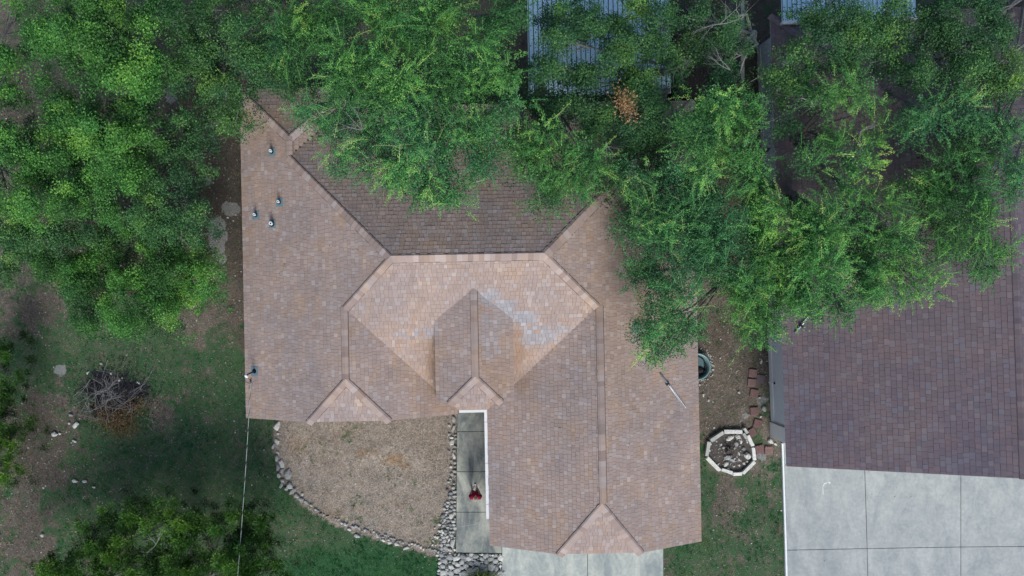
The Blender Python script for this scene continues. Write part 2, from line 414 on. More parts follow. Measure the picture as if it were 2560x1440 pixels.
# ------------------------------------------------------------------ house frames
A1 = math.radians(1.1)
def rotz(x, y, a): return (x*math.cos(a)-y*math.sin(a), x*math.sin(a)+y*math.cos(a))
ZE = 2.6
XW, XE, YS, YN = -7.9, 10.2, -4.9, 7.3
ZR = 5.65
class RoofBuilder:
    def __init__(self, ang, stain=None):
        self.a = ang; self.tabs = []; self.caps = []; self.deck = MB(); self.under = MB(); self.rnd = random.Random(5); self.stain = stain
    def W(self, p):
        x, y = rotz(p[0], p[1], self.a); return Vector((x, y, p[2]))
    def plane(self, poly, expo=.165, tabw=(.12, .14, .16, .17, .21), deckpoly=None):
        """poly: 3-D local points of one roof face, any winding; courses run level"""
        pts = [self.W(p) for p in poly]
        n = Vector((0, 0, 0))
        for i in range(len(pts)):
            a, b = pts[i], pts[(i+1) % len(pts)]
            n += Vector(((a.y-b.y)*(a.z+b.z), (a.z-b.z)*(a.x+b.x), (a.x-b.x)*(a.y+b.y)))
        n.normalize()
        if n.z < 0: n = -n; pts = pts[::-1]
        up = (Vector((0, 0, 1)) - n*n.z).normalized(); e = up.cross(n).normalized()
        o = min(pts, key=lambda p: p.z)
        q = [((p-o).dot(e), (p-o).dot(up)) for p in pts]
        self.deck.add([p - n*.012 for p in pts], [tuple(range(len(pts)))])
        vmax = max(b for a, b in q); v = 0.0; r = self.rnd
        while v < vmax - .02:
            v1 = min(v+expo, vmax); vm = v + (v1-v)*.5
            if v == 0: vm = v + .03
            xs = []
            for i in range(len(q)):
                (a0, b0), (a1, b1) = q[i], q[(i+1) % len(q)]
                if (b0 > vm) != (b1 > vm): xs.append(a0 + (a1-a0)*(vm-b0)/(b1-b0))
            xs.sort()
            for k in range(0, len(xs)-1, 2):
                u0, u1 = xs[k], xs[k+1]; u = u0 - r.uniform(0, .1) * 0
                while u < u1 - .01:
                    wdt = r.choice(tabw)*r.uniform(.9, 1.1)
                    ue = min(u+wdt, u1)
                    if u1-ue < .05: ue = u1
                    th = r.choice((.008, .009, .014, .018)); g = .0035
                    drop = -.0 if v == 0 else r.choice((0, 0, .0, .012))
                    A = o + e*(u+g) + up*(v-drop+.004); B = o + e*(ue-g) + up*(v-drop+.004)
                    C = o + e*(ue-g) + up*(v1-.004); D = o + e*(u+g) + up*(v1-.004)
                    tn = min(1, max(0, r.gauss(.40, .12))) if r.random() < .78 else r.uniform(.55, 1)
                    cx = (A+C)*.5
                    st = self.stain(cx, r) if self.stain else 0.0
                    self.tabs.append(([A+n*th, B+n*th, C+n*.005, D+n*.005, A, B], tn, st, n.copy()))
                    u = ue
            v = v1
    TF = [(0, 1, 2, 3), (4, 5, 1, 0), (5, 2, 1), (4, 0, 3)]
    def cap(self, A, B, n1, n2, expo=.2, wd=(.14, .14), lift=.03):
        """ridge or hip from low A to high B, local coordinates"""
        A = self.W(A); B = self.W(B); d = (B-A); L = d.length; d.normalize()
        s1 = n1.cross(d).normalized(); s2 = d.cross(n2).normalized()
        if s1.z > 0: s1 = -s1
        if s2.z > 0: s2 = -s2
        up = (n1+n2).normalized()
        self.under.add([A+s1*(wd[0]+.006)+n1*.019, A+up*.022, A+s2*(wd[1]+.02)+n2*.019, B+s1*(wd[0]+.006)+n1*.019, B+up*.022, B+s2*(wd[1]+.02)+n2*.019], [(0, 1, 4, 3), (1, 2, 5, 4)])  # dark strips along the cap edges, added to paint their shadow line
        m = max(1, round(L/expo)); ex = L/m; r = self.rnd
        for k in range(m):
            p0 = A + d*(k*ex) - d*.02; p1 = A + d*((k+1)*ex+.015)
            ww, w2 = wd[0]*r.uniform(.96, 1.04), wd[1]; l0 = lift+.018; l1 = lift
            V = [p0+s1*ww+up*(l0-.01), p0+up*l0, p0+s2*w2+up*(l0-.01), p1+s1*ww+up*(l1-.01), p1+up*l1, p1+s2*w2+up*(l1-.01),
                 p0+s1*ww-up*.01, p0-up*.005, p0+s2*w2-up*.01, p1+s1*ww-up*.01, p1+s2*w2-up*.01]
            Fc = [(0, 1, 4, 3), (1, 2, 5, 4), (6, 7, 1, 0), (7, 8, 2, 1), (6, 0, 3, 9), (8, 10, 5, 2)]
            self.caps.append((V, Fc, (min(1, max(0, r.gauss(.55, .14))) if r.random() < .66 else r.choice((.0, .02, .12, .95)))))
    def finish(self, roof, mat, capmat, pick, capname='ridge_tile'):
        """pick(centre) -> score; the 300 best tabs become objects"""
        sc = [(pick((tb[0][0]+tb[0][2])*.5), i) for i, tb in enumerate(self.tabs)]
        best = set(i for s, i in sorted(sc, reverse=True)[:300])
        rest = MB()
        for i, (V, tn, st, n) in enumerate(self.tabs):
            if i in best:
                m = MB(); c = (V[0]+V[2])*.5; m.add([p-c for p in V], self.TF, tn, st); o = m.build('shingle', mat, roof); o.location = c
            else: rest.add(V, self.TF, tn, st)
        rest.build('shingle_courses', mat, roof, kind='stuff')
        self.under.build('ridge_shadow_strip', M['roof_deck'], roof)
        for i, (V, Fc, tn) in enumerate(self.caps[:300]):
            m = MB(); c = V[1]; m.add([p-c for p in V], Fc, tn); o = m.build(capname, capmat, roof); o.location = c
        if len(self.caps) > 300:
            m = MB()
            for V, Fc, tn in self.caps[300:]: m.add(V, Fc, tn)
            m.build('ridge_tile_run', capmat, roof, kind='stuff')

# ---- main house
def stain_main(p, r):
    u = CU + p.x*F/(H-p.z); v = CV - p.y*F/(H-p.z)
    s = 0.0
    for cu, cv, ru, rv, am in ((1225,745,28,24,1),(1262,770,30,24,1),(1310,795,34,20,1),(1350,838,50,26,1),(1060,832,32,12,1),(1010,838,34,9,.8),(1400,820,26,12,.8),(1230,860,40,60,.35),(1215,815,14,40,.5),
                               (1245,800,20,40,.4)):
        s = max(s, am*math.exp(-(((u-cu)/ru)**4+((v-cv)/rv)**4)))
    o = 0.0
    for cu, cv, ru, rv, am in ((1078,900,16,70,.8),(1295,880,16,70,.9),(1250,930,40,60,.45),(1110,1020,60,14,.6),(1080,960,20,60,.6),(1310,960,24,30,.5),(690,300,90,90,.35),(1530,800,50,300,.3),(1560,960,60,120,.25)):
        o = max(o, am*math.exp(-(((u-cu)/ru)**2+((v-cv)/rv)**2)))
    s *= (1 if r.random() < .86 else .2)
    return s if s > .3 else (-o if o > .12 else 0.0)
def nrm(sx, sy, a=A1):
    """normal of a plane falling towards (sx, sy)"""
    x, y = rotz(sx, sy, a); return Vector((x, y, 1)).normalized()

house = empty('house', (0, 0, 0), 0, 'tan shingled single storey house filling the middle, with a garage wing beside the driveway', 'house')
R1 = RoofBuilder(A1, stain_main)
mid = XE*.475 + XW*0
xC, zC = -3.65, ZE+.5*4.25
yCf = -5.05; yCp = yCf+1.72
xCl, xCr, zCc = xC-1.6, xC+1.6, zC-.8
xD = 5.87; zD = ZE+.5*(xD-1.75); yDf = -10.33; yDp = yDf+1.78+.35
zDc = zD-.8; xDl = 1.75+(zDc-ZE)/.5; xDr = XE-(zDc-ZE)/.475
yC1 = YS+(zC-ZE)/.5; yD1 = YS+(zD-ZE)/.5
ywS = (ZR-ZE)/.5
xr0, xr1, yr = XW+6.1, 3.76, 1.2
xr0 = -1.82
bx, bz, by0, by1 = -5.78, ZE+.5*2.12, 5.22, 5.98
# west plane (main + left wing + north-west hip)
R1.plane([(XW, yCf, ZE), (xCl, yCf, zCc), (xC, yCp, zC), (xC, yC1, zC), (xr0, yr, ZR), (bx, by0, bz), (bx, by1, bz), (XW, 8.1, ZE)])
# front hip of the left wing
R1.plane([(xCl, yCf, zCc), (xCr, yCf, zCc), (xC, yCp, zC)])
# east plane of the left wing (runs under the entry gable)
R1.plane([(xCr, yCf, zCc), (.6, yCf, ZE), (.6, YS-.0, ZE), (.72, YS+.05, ZE-.06), (xC, yC1+.15, zC), (xC, yCp, zC)])
# south plane of the main block
R1.plane([(.5, YS, ZE), (1.85, YS, ZE), (xD, yD1-.0, zD), (xr1, yr, ZR), (xr0, yr, ZR), (xC, yC1, zC)])
# garage wing
R1.plane([(1.75, yDf, ZE), (xDl, yDf, zDc), (xD, yDp, zD), (xD, yD1+.15, zD), (1.6, YS+.05, ZE-.075), (1.75, YS, ZE)])
R1.plane([(xDl, yDf, zDc), (xDr, yDf, zDc), (xD, yDp, zD)])
R1.plane([(XE, yDf, ZE), (xDr, yDf, zDc), (xD, yDp, zD), (xD, yD1, zD), (xr1, yr, ZR), (XE, YN, ZE)])
# north plane
R1.plane([(bx, by0, bz), (xr0, yr, ZR), (xr1, yr, ZR), (XE, YN, ZE), (-3.66, YN, ZE)])
# north-west stub
R1.plane([(XW, 8.1, ZE), (bx, by1, bz), (-3.66, 8.1, ZE)])
R1.plane([(-3.66, 8.1, ZE), (bx, by1, bz), (bx, by0, bz), (-3.66, YN, ZE)])
# entry gable
gx, gz, ghe, gyf, gyp = 1.2, 5.03, 4.44, -4.32, -3.3
gl, gr = gx-1.48, gx+1.48
gs = (gz-ghe)/1.48
gcl, gcr, gcz = gx-1.02, gx+1.02, gz-1.02*gs
gyb = YS+(gz-ZE)/.5; gye = YS+(ghe-ZE)/.5
R1.plane([(gl, gyf, ghe), (gcl, gyf, gcz), (gx, gyp, gz), (gx, gyb+.1, gz), (gl, gye+.1, ghe)])
R1.plane([(gr, gyf, ghe), (gcr, gyf, gcz), (gx, gyp, gz), (gx, gyb+.1, gz), (gr, gye+.1, ghe)])
R1.plane([(gcl, gyf, gcz), (gcr, gyf, gcz), (gx, gyp, gz)])
nW, nE, nS, nN = nrm(-.5, 0), nrm(.475, 0), nrm(0, -.5), nrm(0, .5)
nE5 = nrm(.5, 0)
cp = R1.cap
WN = (.24, .06)   # wide flap on the first plane, narrow on the second
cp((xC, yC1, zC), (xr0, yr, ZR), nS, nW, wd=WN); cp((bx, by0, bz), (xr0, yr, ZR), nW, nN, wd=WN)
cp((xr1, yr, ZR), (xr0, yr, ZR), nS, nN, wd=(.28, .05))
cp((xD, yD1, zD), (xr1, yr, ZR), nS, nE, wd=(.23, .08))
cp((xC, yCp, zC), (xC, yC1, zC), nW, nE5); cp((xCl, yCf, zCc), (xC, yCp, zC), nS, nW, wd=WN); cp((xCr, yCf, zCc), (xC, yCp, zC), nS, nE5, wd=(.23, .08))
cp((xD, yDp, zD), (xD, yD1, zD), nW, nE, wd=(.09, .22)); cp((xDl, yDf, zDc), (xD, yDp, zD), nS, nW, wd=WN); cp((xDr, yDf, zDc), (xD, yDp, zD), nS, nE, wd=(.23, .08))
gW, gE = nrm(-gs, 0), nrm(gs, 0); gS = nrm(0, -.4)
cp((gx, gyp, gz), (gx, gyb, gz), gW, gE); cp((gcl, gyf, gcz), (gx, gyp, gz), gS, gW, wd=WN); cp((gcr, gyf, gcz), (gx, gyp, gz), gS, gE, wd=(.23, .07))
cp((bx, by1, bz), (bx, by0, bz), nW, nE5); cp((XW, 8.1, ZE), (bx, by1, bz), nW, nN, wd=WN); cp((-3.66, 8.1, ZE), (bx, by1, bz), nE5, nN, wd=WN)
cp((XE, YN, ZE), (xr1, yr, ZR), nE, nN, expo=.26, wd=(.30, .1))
roof = R1.deck.build('roof', M['roof_deck'], house)
R1.finish(roof, M['tan_shingle'], M['tan_shingle'], lambda c: -((c.x-.6)**2*.25+(c.y-.1)**2*4) + (0 if c.z > 4.6 else -50))

# fascia boards, walls, gutters
def LW(x, y): return rotz(x, y, A1)
def slabwall(parent, name, mat, p, q, z0, z1, th, ang=A1, z1b=None):
    """vertical slab from local p to q"""
    a = rotz(*p, ang); b = rotz(*q, ang); d = Vector((b[0]-a[0], b[1]-a[1], 0)); n = Vector((-d.y, d.x, 0)).normalized()*th/2
    z1b = z1 if z1b is None else z1b
    vs = [(a[0]-n.x, a[1]-n.y, z0), (b[0]-n.x, b[1]-n.y, z0), (b[0]+n.x, b[1]+n.y, z0), (a[0]+n.x, a[1]+n.y, z0),
          (a[0]-n.x, a[1]-n.y, z1), (b[0]-n.x, b[1]-n.y, z1b), (b[0]+n.x, b[1]+n.y, z1b), (a[0]+n.x, a[1]+n.y, z1)]
    m = MB(); m.add(vs, [(3,2,1,0),(4,5,6,7),(0,1,5,4),(1,2,6,5),(2,3,7,6),(3,0,4,7)]); return m.build(name, mat, parent)
oh = .45
foot = [(XW+oh, yCf+oh), (.6-oh, yCf+oh), (.6-oh, -3.2), (1.75+oh, -3.2), (1.75+oh, yDf+oh), (XE-oh, yDf+oh), (XE-oh, YN-oh), (-3.66-oh, YN-oh), (-3.66-oh, 8.1-oh), (XW+oh, 8.1-oh)]
for i in range(len(foot)):
    slabwall(house, 'wall', M['tan_brick'], foot[i], foot[(i+1) % len(foot)], -.05, 2.5 - .001*i, .16)
sf = MB(); sf.prism([LW(*p) for p in [(XW+.04, yCf+.04), (.56, yCf+.04), (.56, YS+.04), (1.79, YS+.04), (1.79, yDf+.04), (XE-.04, yDf+.04), (XE-.04, YN-.04), (-3.70, YN-.04), (-3.70, 8.06), (XW+.04, 8.06)]], 2.51, 2.535)
sf.build('soffit', M['white_paint'], house)
for p, q in (((XW+.02, yCf), (XW+.02, 8.1)), ((XE-.02, yDf), (XE-.02, YN)), ((-3.66, YN-.02), (XE, YN-.02)), ((XW, 8.08), (-3.66, 8.08))):
    slabwall(house, 'fascia', M['tan_brick'], p, q, 2.42, 2.57, .03)
for (p, q, za, zb) in (((XW, yCf+.03), (xCl, yCf+.03), ZE, zCc), ((xCl, yCf+.03), (xCr, yCf+.03), zCc, zCc), ((xCr, yCf+.03), (.6, yCf+.03), zCc, ZE),
                       ((1.75, yDf+.03), (xDl, yDf+.03), ZE, zDc), ((xDl, yDf+.03), (xDr, yDf+.03), zDc, zDc), ((xDr, yDf+.03), (XE, yDf+.03), zDc, ZE),
                       ((gl, gyf+.03), (gcl, gyf+.03), ghe, gcz), ((gcl, gyf+.03), (gcr, gyf+.03), gcz, gcz), ((gcr, gyf+.03), (gr, gyf+.03), gcz, ghe)):
    z0 = 2.45 if p[1] < gyf-.1 or p[1] > gyf+.5 else 2.9
    if abs(p[1]-(gyf+.03)) < .01: z0 = 2.85
    slabwall(house, 'gable_wall', M['tan_brick'], p, q, z0, za-.05, .03, z1b=zb-.05)
slabwall(house, 'gable_wall', M['tan_brick'], (gl+.12, gyf+.05), (gl+.12, gye), 2.7, ghe-.04, .06)
slabwall(house, 'gable_wall', M['tan_brick'], (gr-.12, gyf+.05), (gr-.12, gye), 2.7, ghe-.04, .06)
# white gutters round the porch recess
gut = slabwall(house, 'gutter', M['white_paint'], (.62, YS-.05), (1.66, YS-.05), 2.45, 2.585, .11); gut['label'] = 'white gutter along the porch eave'
g2 = slabwall(house, 'gutter', M['white_paint'], (1.685, YS+.005), (1.685, yDf+1.05), 2.45, 2.587, .12)
for k in range(8):
    y = YS - .5 - k*.55
    m = MB(); c = rotz(1.685, y, A1); m.box((c[0], c[1], 2.588), .125, .012, .006, A1); m.build('bracket', M['galvanized'] if k % 3 == 0 else M['white_paint'], g2)
# garage doors and front door (under the eaves)
for x0, x1 in ((2.6, 5.2), (6.0, 9.2)):
    gd = slabwall(house, 'garage_door', M['white_paint'], (x0, yDf+oh-.1), (x1, yDf+oh-.1), .02, 2.15, .05)
    for k in range(4): slabwall(gd, 'panel', M['white_paint'], (x0+.05, yDf+oh-.14), (x1-.05, yDf+oh-.14), .06+k*.53, .52+k*.53, .03)
fd = slabwall(house, 'front_door', M['white_paint'], (.75, -3.31), (1.65, -3.31), .05, 2.1, .05)

def roofz(x, y):
    lx, ly = rotz(x, y, -A1)
    zs = []
    zs.append(min(ZE+.5*(lx-XW), ZE+.475*(XE-lx), ZE+.5*(ly-YS), ZE+.5*(YN-ly)))
    zs.append(min(ZE+.5*(lx-XW), ZE+.5*(.6-lx)) if ly < yC1 else -9)
    zs.append(min(ZE+.5*(lx-1.75), ZE+.475*(XE-lx)) if ly < yD1 else -9)
    zs.append(min(ZE+.5*(lx-XW), ZE+.5*(8.1-ly), 9 if lx < bx else ZE+.5*(-3.66-lx)) if ly > by0-2 else -9)
    return max(zs)
def RP(u, v, f=roofz):
    z = 3.5
    for _ in range(14):
        p = P(u, v, z); z = f(p.x, p.y)
    return P(u, v, z)

# ------------------------------------------------------------------ roof fittings
VG = 'plumbing vents on the west roof slope'
for u, v, r, lab in ((680, 380, .045, 'white capped roof vent nearest the north ridge fork, alone on its slope'),
                     (699, 506, .042, 'slim white roof vent closest to the diagonal hip'),
                     (640, 538, .042, 'slim white roof vent closest to the west eave'),
                     (681, 560, .06, 'thickest white roof vent with a dark open mouth')):
    b = RP(u, v); e = empty('roof_vent', b, 0, lab, 'vent', VG)
    m = MB(); s = .15
    vs = [(-s, -s*1.15, -.5*s+.026), (s, -s*1.15, .5*s+.026), (s, s*1.1, .5*s+.026), (-s, s*1.1, -.5*s+.026)]
    m.add(vs + [(x, y, z-.012) for x, y, z in vs], [(0, 1, 2, 3), (4, 5, 1, 0), (5, 6, 2, 1), (6, 7, 3, 2), (7, 4, 0, 3)]); m.build('flashing', M['lead'], e)
    m = MB(); m.lathe([(r*2.0, .0), (r*1.5, .1), (r*1.35, .2)], (0, 0, 0), 14); m.build('collar', M['black_rubber'], e, smooth=True)
    m = MB(); m.lathe([(r*1.15, .0), (r*1.15, .38), (r*.6, .38), (r*.6, .2), (0, .2)], (0, 0, 0), 14); m.build('pipe', M['white_pipe'], e)
    m = MB(); m.lathe([(r*.58, .205), (0, .206)], (0, 0, 0), 10); m.build('mouth', M['black_rubber'], e)
# electric service mast
b = RP(637, 928); e = empty('service_mast', b, 0, 'black electric service mast on a blue grey flashing square at the west eave', 'mast')
m = MB(); s = .17
vs = [(-s, -s*1.1, -.5*s+.03), (s*.8, -s*1.1, .4*s+.03), (s*.8, s*1.1, .4*s+.03), (-s, s*1.1, -.5*s+.03)]
m.add(vs + [(x, y, z-.015) for x, y, z in vs], [(0, 1, 2, 3), (4, 5, 1, 0), (5, 6, 2, 1), (6, 7, 3, 2), (7, 4, 0, 3)]); m.build('flashing', M['lead'], e)
m = MB(); m.lathe([(.10, .02), (.075, .06), (.05, .10)], (0, 0, 0), 14); m.build('boot', M['black_rubber'], e, smooth=True)
mt = P(616, 937, b.z+1.1) - b
m = MB(); m.tube([(0, 0, 0), (mt.x*.25, mt.y*.25, .35), (mt.x*.8, mt.y*.8, .9), tuple(mt)], [.035, .034, .03, .03], 10); m.build('pole', M['black_pipe'], e, smooth=True)
m = MB(); m.rock((mt.x, mt.y-.05, mt.z-.02), .07, .11, .12, .4, random.Random(3)); m.build('weatherhead', M['white_pipe'], e, smooth=True)
m = MB(); q = P(627, 946, b.z+.75)-b
for dx in (-.09, -.04, .05):
    m.tube([tuple(mt), (mt.x+dx*3-.05, mt.y-.2, mt.z-.1), (mt.x+.12+dx, mt.y-.36, mt.z-.25), tuple(q)], .009, 5)
m.tube([(-.28, -.2, .6), (-.4, -.12, .55), (-.42, .0, .5)], .008, 5)
m.build('drip_loops', M['black_pipe'], e)
# service cable to the street
c0 = b + q; c1 = P(590, 1412, 4.6); cpts = []
for k in range(25):
    s = k/24; p = c0.lerp(c1 + Vector((-.3, -6, .8)), s); p.z -= 4*.45*s*(1-s); cpts.append(p)
cb = empty('service_cable', cpts[0], 0, 'thin pale overhead cable running from the mast over the lawn', 'cable')
m = MB(); m.tube([p-cpts[0] for p in cpts], .012, 6); m.build('conductor', M['cable_light'], cb)
m = MB()
tw = []
for k in range(60):
    s = k/59*.5; i = s*24; i0 = int(i); p = cpts[i0].lerp(cpts[min(24, i0+1)], i-i0); ang = k*1.1
    tw.append(p-cpts[0]+Vector((.02*math.cos(ang), 0, .02*math.sin(ang))))
m.tube(tw, .010, 5); m.build('insulated_wire', M['black_pipe'], cb)

def lying_pole(name, pts, fz, label, cat):
    W = [P_ for P_ in [RP(u, v, fz) for u, v in pts]]
    e = empty(name, W[0], 0, label, cat)
    L = [p - W[0] + Vector((0, 0, .07)) for p in W]
    m = MB(); m.tube(L, [.03]*len(L), 8); m.build('tube', M['galvanized'], e, smooth=True)
    m = MB(); d = (L[-1]-L[0]).normalized(); k = L[0].lerp(L[-1], .28); m.box((k.x, k.y, k.z-.03), .09, .14, .07, math.atan2(d.y, d.x)); m.build('clamp', M['black_pipe'], e)
    m = MB(); o = Vector((-d.y, d.x, 0))*.035
    m.tube([L[0].lerp(L[-1], .35)+o, L[-1]+o], .014, 6); m.build('rod', M['white_pipe'], e)
lying_pole('fallen_antenna_pole', [(1650, 934), (1681, 977), (1712, 1021)], roofz, 'silver antenna pole lying slanted on the tan garage roof', 'pole')
b = RP(1591, 822); e = empty('metal_roof_vent', b, A1, 'square grey metal box vent at the foliage edge on the east slope', 'vent')
m = MB(); m.box((0, 0, -.06), .26, .28, .2); m.build('housing', M['galvanized'], e)
m = MB(); m.box((0, 0, .142), .31, .33, .03); m.build('lid', M['galvanized'], e)

# ------------------------------------------------------------------ neighbour house
A2 = math.radians(2.1)
def L2(u, v, z):
    p = P(u, v, z); return rotz(p.x, p.y, -A2)
nh = empty('neighbour_house', (0, 0, 0), 0, 'neighbouring house with dark purple brown shingle roof and grey side wall', 'house')
R2 = RoofBuilder(A2)
ex2, ey2 = L2(1966, 1166, ZE); _, ny2 = L2(1930, 40, ZE)
hw = 7.2; SL2 = .46; zr2 = ZE+hw*SL2; rx2 = ex2+hw
R2.plane([(ex2, ey2, ZE), (rx2, ey2, zr2), (rx2, ny2-hw, zr2), (ex2, ny2, ZE)], expo=.19, tabw=(.17, .22, .27))
R2.plane([(ex2+2*hw, ey2, ZE), (rx2, ey2, zr2), (rx2, ny2-hw, zr2), (ex2+2*hw, ny2, ZE)], expo=.19, tabw=(.17, .22, .27))
R2.plane([(ex2, ny2, ZE), (rx2, ny2-hw, zr2), (ex2+2*hw, ny2, ZE)], expo=.19, tabw=(.17, .22, .27))
m1, m2, m3 = nrm(-SL2, 0, A2), nrm(SL2, 0, A2), nrm(0, SL2, A2)
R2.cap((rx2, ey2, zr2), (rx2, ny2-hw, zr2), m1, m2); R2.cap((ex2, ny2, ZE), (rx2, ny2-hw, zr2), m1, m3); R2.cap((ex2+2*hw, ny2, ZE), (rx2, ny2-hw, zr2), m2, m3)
roof2 = R2.deck.build('roof', M['roof_deck'], nh)
R2.finish(roof2, M['purple_shingle'], M['purple_shingle'], lambda c: -((c.x-15.5)**2+(c.y+4.5)**2*.7))
def roofz2(x, y):
    lx, ly = rotz(x, y, -A2); return min(ZE+SL2*(lx-ex2), ZE+SL2*(ny2-ly), ZE+SL2*(ex2+2*hw-lx))
wx = L2(1925, 960, 0)[0]; wyb = L2(1925, 1055, 0)[1]; wye = L2(1925, 1092, 0)[1]
slabwall(nh, 'wall', M['grey_siding'], (wx+.08, wyb), (wx+.08, ny2-.5), -.05, 2.56, .16, A2)
for k in range(1, 4):   # base board and corner trims of the siding
    pass
slabwall(nh, 'base_board', M['white_brick'], (wx-.012, wyb+.05), (wx-.012, ny2-.6), .0, .32, .024, A2)
slabwall(nh, 'pier', M['white_brick'], (wx+.05, wyb), (wx+.05, wye), -.05, 2.56, .22, A2)
slabwall(nh, 'trim', M['galvanized'], (wx-.02, wyb+.04), (wx+.12, wyb+.04), -.05, 2.5, .06, A2)
slabwall(nh, 'wall', M['grey_siding'], (wx+.2, wye+.1), (ex2+2*hw-.5, wye+.1), -.05, 2.5, .16, A2)
slabwall(nh, 'wall', M['grey_siding'], (wx+.2, ny2-.55), (ex2+2*hw-.5, ny2-.55), -.05, 2.5, .16, A2)
slabwall(nh, 'wall', M['grey_siding'], (ex2+2*hw-.5, wye+.1), (ex2+2*hw-.5, ny2-.6), -.05, 2.5, .16, A2)
slabwall(nh, 'soffit', M['grey_siding'], (ex2+.28, ey2+.05), (ex2+.28, ny2-.05), 2.5, 2.53, .5, A2)
for (za, zb, p, q) in ((ZE, zr2, (ex2, ey2+.03), (rx2, ey2+.03)), (zr2, ZE, (rx2, ey2+.03), (ex2+2*hw, ey2+.03))):
    slabwall(nh, 'gable_wall', M['grey_siding'], p, q, 2.45, za-.05, .03, A2, z1b=zb-.05)
b = P(1930, 958, .5); e = empty('spigot', b, 0, 'small white and black outdoor spigot on the grey neighbour wall', 'spigot')
m = MB(); m.tube([(.1, 0, .02), (-.02, .0, 0), (-.12, .03, -.06)], .022, 8); m.build('pipe', M['white_pipe'], e, smooth=True)
m = MB(); m.box((.12, 0, -.02), .12, .08, .09); m.build('handle', M['black_rubber'], e)
lying_pole('fallen_roof_pole', [(1986, 832), (2012, 802), (2042, 768)], roofz2, 'silver pole lying on the purple brown neighbour roof below the foliage', 'pole')

# ------------------------------------------------------------------ metal patio roofs, shed, fence
def metal_roof(name, u0, v0, u1, v1, z, pitch, label, ang, fascia):
    p0 = P(u0, v1, z); p1 = P(u1, v0, z); sx, sy = p1.x-p0.x, p1.y-p0.y
    e = empty(name, (p0.x, p0.y, z), ang, label, 'patio roof')
    n = max(1, round(sx/pitch)); w_ = sx/n
    for k in range(n):
        m = MB(); m.box((w_*(k+.5), sy/2, 0), w_-.035, sy, .02, 0, random.uniform(.2, .8)); m.build('metal_sheet', M['sky_tinted_metal'], e)
    for k in range(n+1):
        m = MB(); x_ = w_*k-.034; m.add([(x_-.016, 0, .021), (x_+.016, 0, .021), (x_+.008, 0, .055), (x_-.008, 0, .055),
                         (x_-.016, sy, .021), (x_+.016, sy, .021), (x_+.008, sy, .055), (x_-.008, sy, .055)],
                        [(1, 2, 6, 5), (2, 3, 7, 6), (3, 0, 4, 7), (0, 3, 2, 1), (4, 5, 6, 7)], .5); m.build('rib', M['sky_tinted_metal'], e)
    if fascia:
        m = MB(); m.box((sx/2, -.06, -.12), sx+.1, .11, .2); m.build('fascia', M['white_paint'], e)
    for x, y in ((.1, .1), (sx-.1, .1), (.1, sy-.1), (sx-.1, sy-.1)):
        m = MB(); m.box((x, y, -z-.03), .1, .1, z+.02); m.build('post', M['fence_wood'], e)
metal_roof('metal_patio_roof', 1325, -90, 1678, 240, 2.7, .19, 'large light blue ribbed metal patio roof under the oak branches', A1, False)
metal_roof('metal_patio_roof', 1957, -90, 2290, 54, 2.9, .19, 'small pale blue ribbed metal roof with white edge beside the neighbour house', A2, True)
p0, p1 = P(1692, 320, 2.2), P(1786, 20, 2.2)
e = empty('shed', (p0.x, p0.y, 0), A1, 'low dark brown flat roofed shed between the metal roof and the fence', 'shed')
sx, sy = p1.x-p0.x, p1.y-p0.y
for k in range(8):
    m = MB(); m.box((sx*(k+.5)/8, sy/2, 2.15), sx/8-.008, sy, .05, 0, random.random()); m.build('roof_board', M['dark_deck'], e)
m = MB(); m.box((sx/2, sy/2, -.05), sx-.2, sy-.2, 2.19); m.build('wall', M['dark_deck'], e)
m = MB(); m.box((sx+.03, sy/2, 2.1), .06, sy, .14); m.build('edge_trim', M['black_pipe'], e)
e = empty('wooden_fence', P(1815, 225, 0), 0, 'weathered grey wooden fence seen edge on between the two back yards', 'fence')
fy = 0.0; fence_len = 5.2; k = 0
while fy < fence_len:
    m = MB(); m.box((0, fy, -.05), .025, .135, 1.8+random.uniform(-.02, .02), 0, random.random()); m.build('picket', M['fence_wood'], e); fy += .145
for zz in (.4, 1.5):
    m = MB(); m.box((.04, fence_len/2-.05, zz), .045, fence_len, .09); m.build('rail', M['fence_wood'], e)
for q in range(4):
    m = MB(); m.box((.11, q*fence_len/3-.02, -.05), .09, .09, 1.85); m.build('post', M['fence_wood'], e)
m = MB(); m.box((.05, fence_len/2-.05, 1.83), .14, fence_len, .03); m.build('cap_board', M['pale_bark'], e)

# ------------------------------------------------------------------ concrete
def slab(parent, us, name, mat, z1, z0=-.1, tint=.5, inset=.003):
    pts = [P(u, v, 0) for u, v in us]; c = sum(pts, Vector())/len(pts)
    pts = [p + (c-p).normalized()*inset for p in pts]
    pts = [(p.x, p.y) for p in pts]
    a = sum(pts[i][0]*pts[(i+1) % len(pts)][1]-pts[(i+1) % len(pts)][0]*pts[i][1] for i in range(len(pts)))
    if a < 0: pts = pts[::-1]
    m = MB(); m.prism(pts, z0, z1, tint); o = m.build(name, mat, parent)
    bv = o.modifiers.new('b', 'BEVEL'); bv.width = .006; bv.segments = 1; return o
wk = empty('walkway', (0, 0, 0)); wk['kind'] = 'structure'
for us, tn in (([(1143, 1000), (1232, 998), (1232, 1077), (1143, 1078)], .85), ([(1143, 1079), (1232, 1078), (1234, 1178), (1142, 1178)], .05),
               ([(1142, 1179), (1234, 1179), (1238, 1279), (1141, 1279)], .6), ([(1141, 1280), (1254, 1280), (1254, 1382), (1140, 1380)], .3)):
    slab(wk, us, 'slab', M['walk_concrete'], .05, tint=tn)
dw = empty('driveway', (0, 0, 0)); dw['kind'] = 'structure'
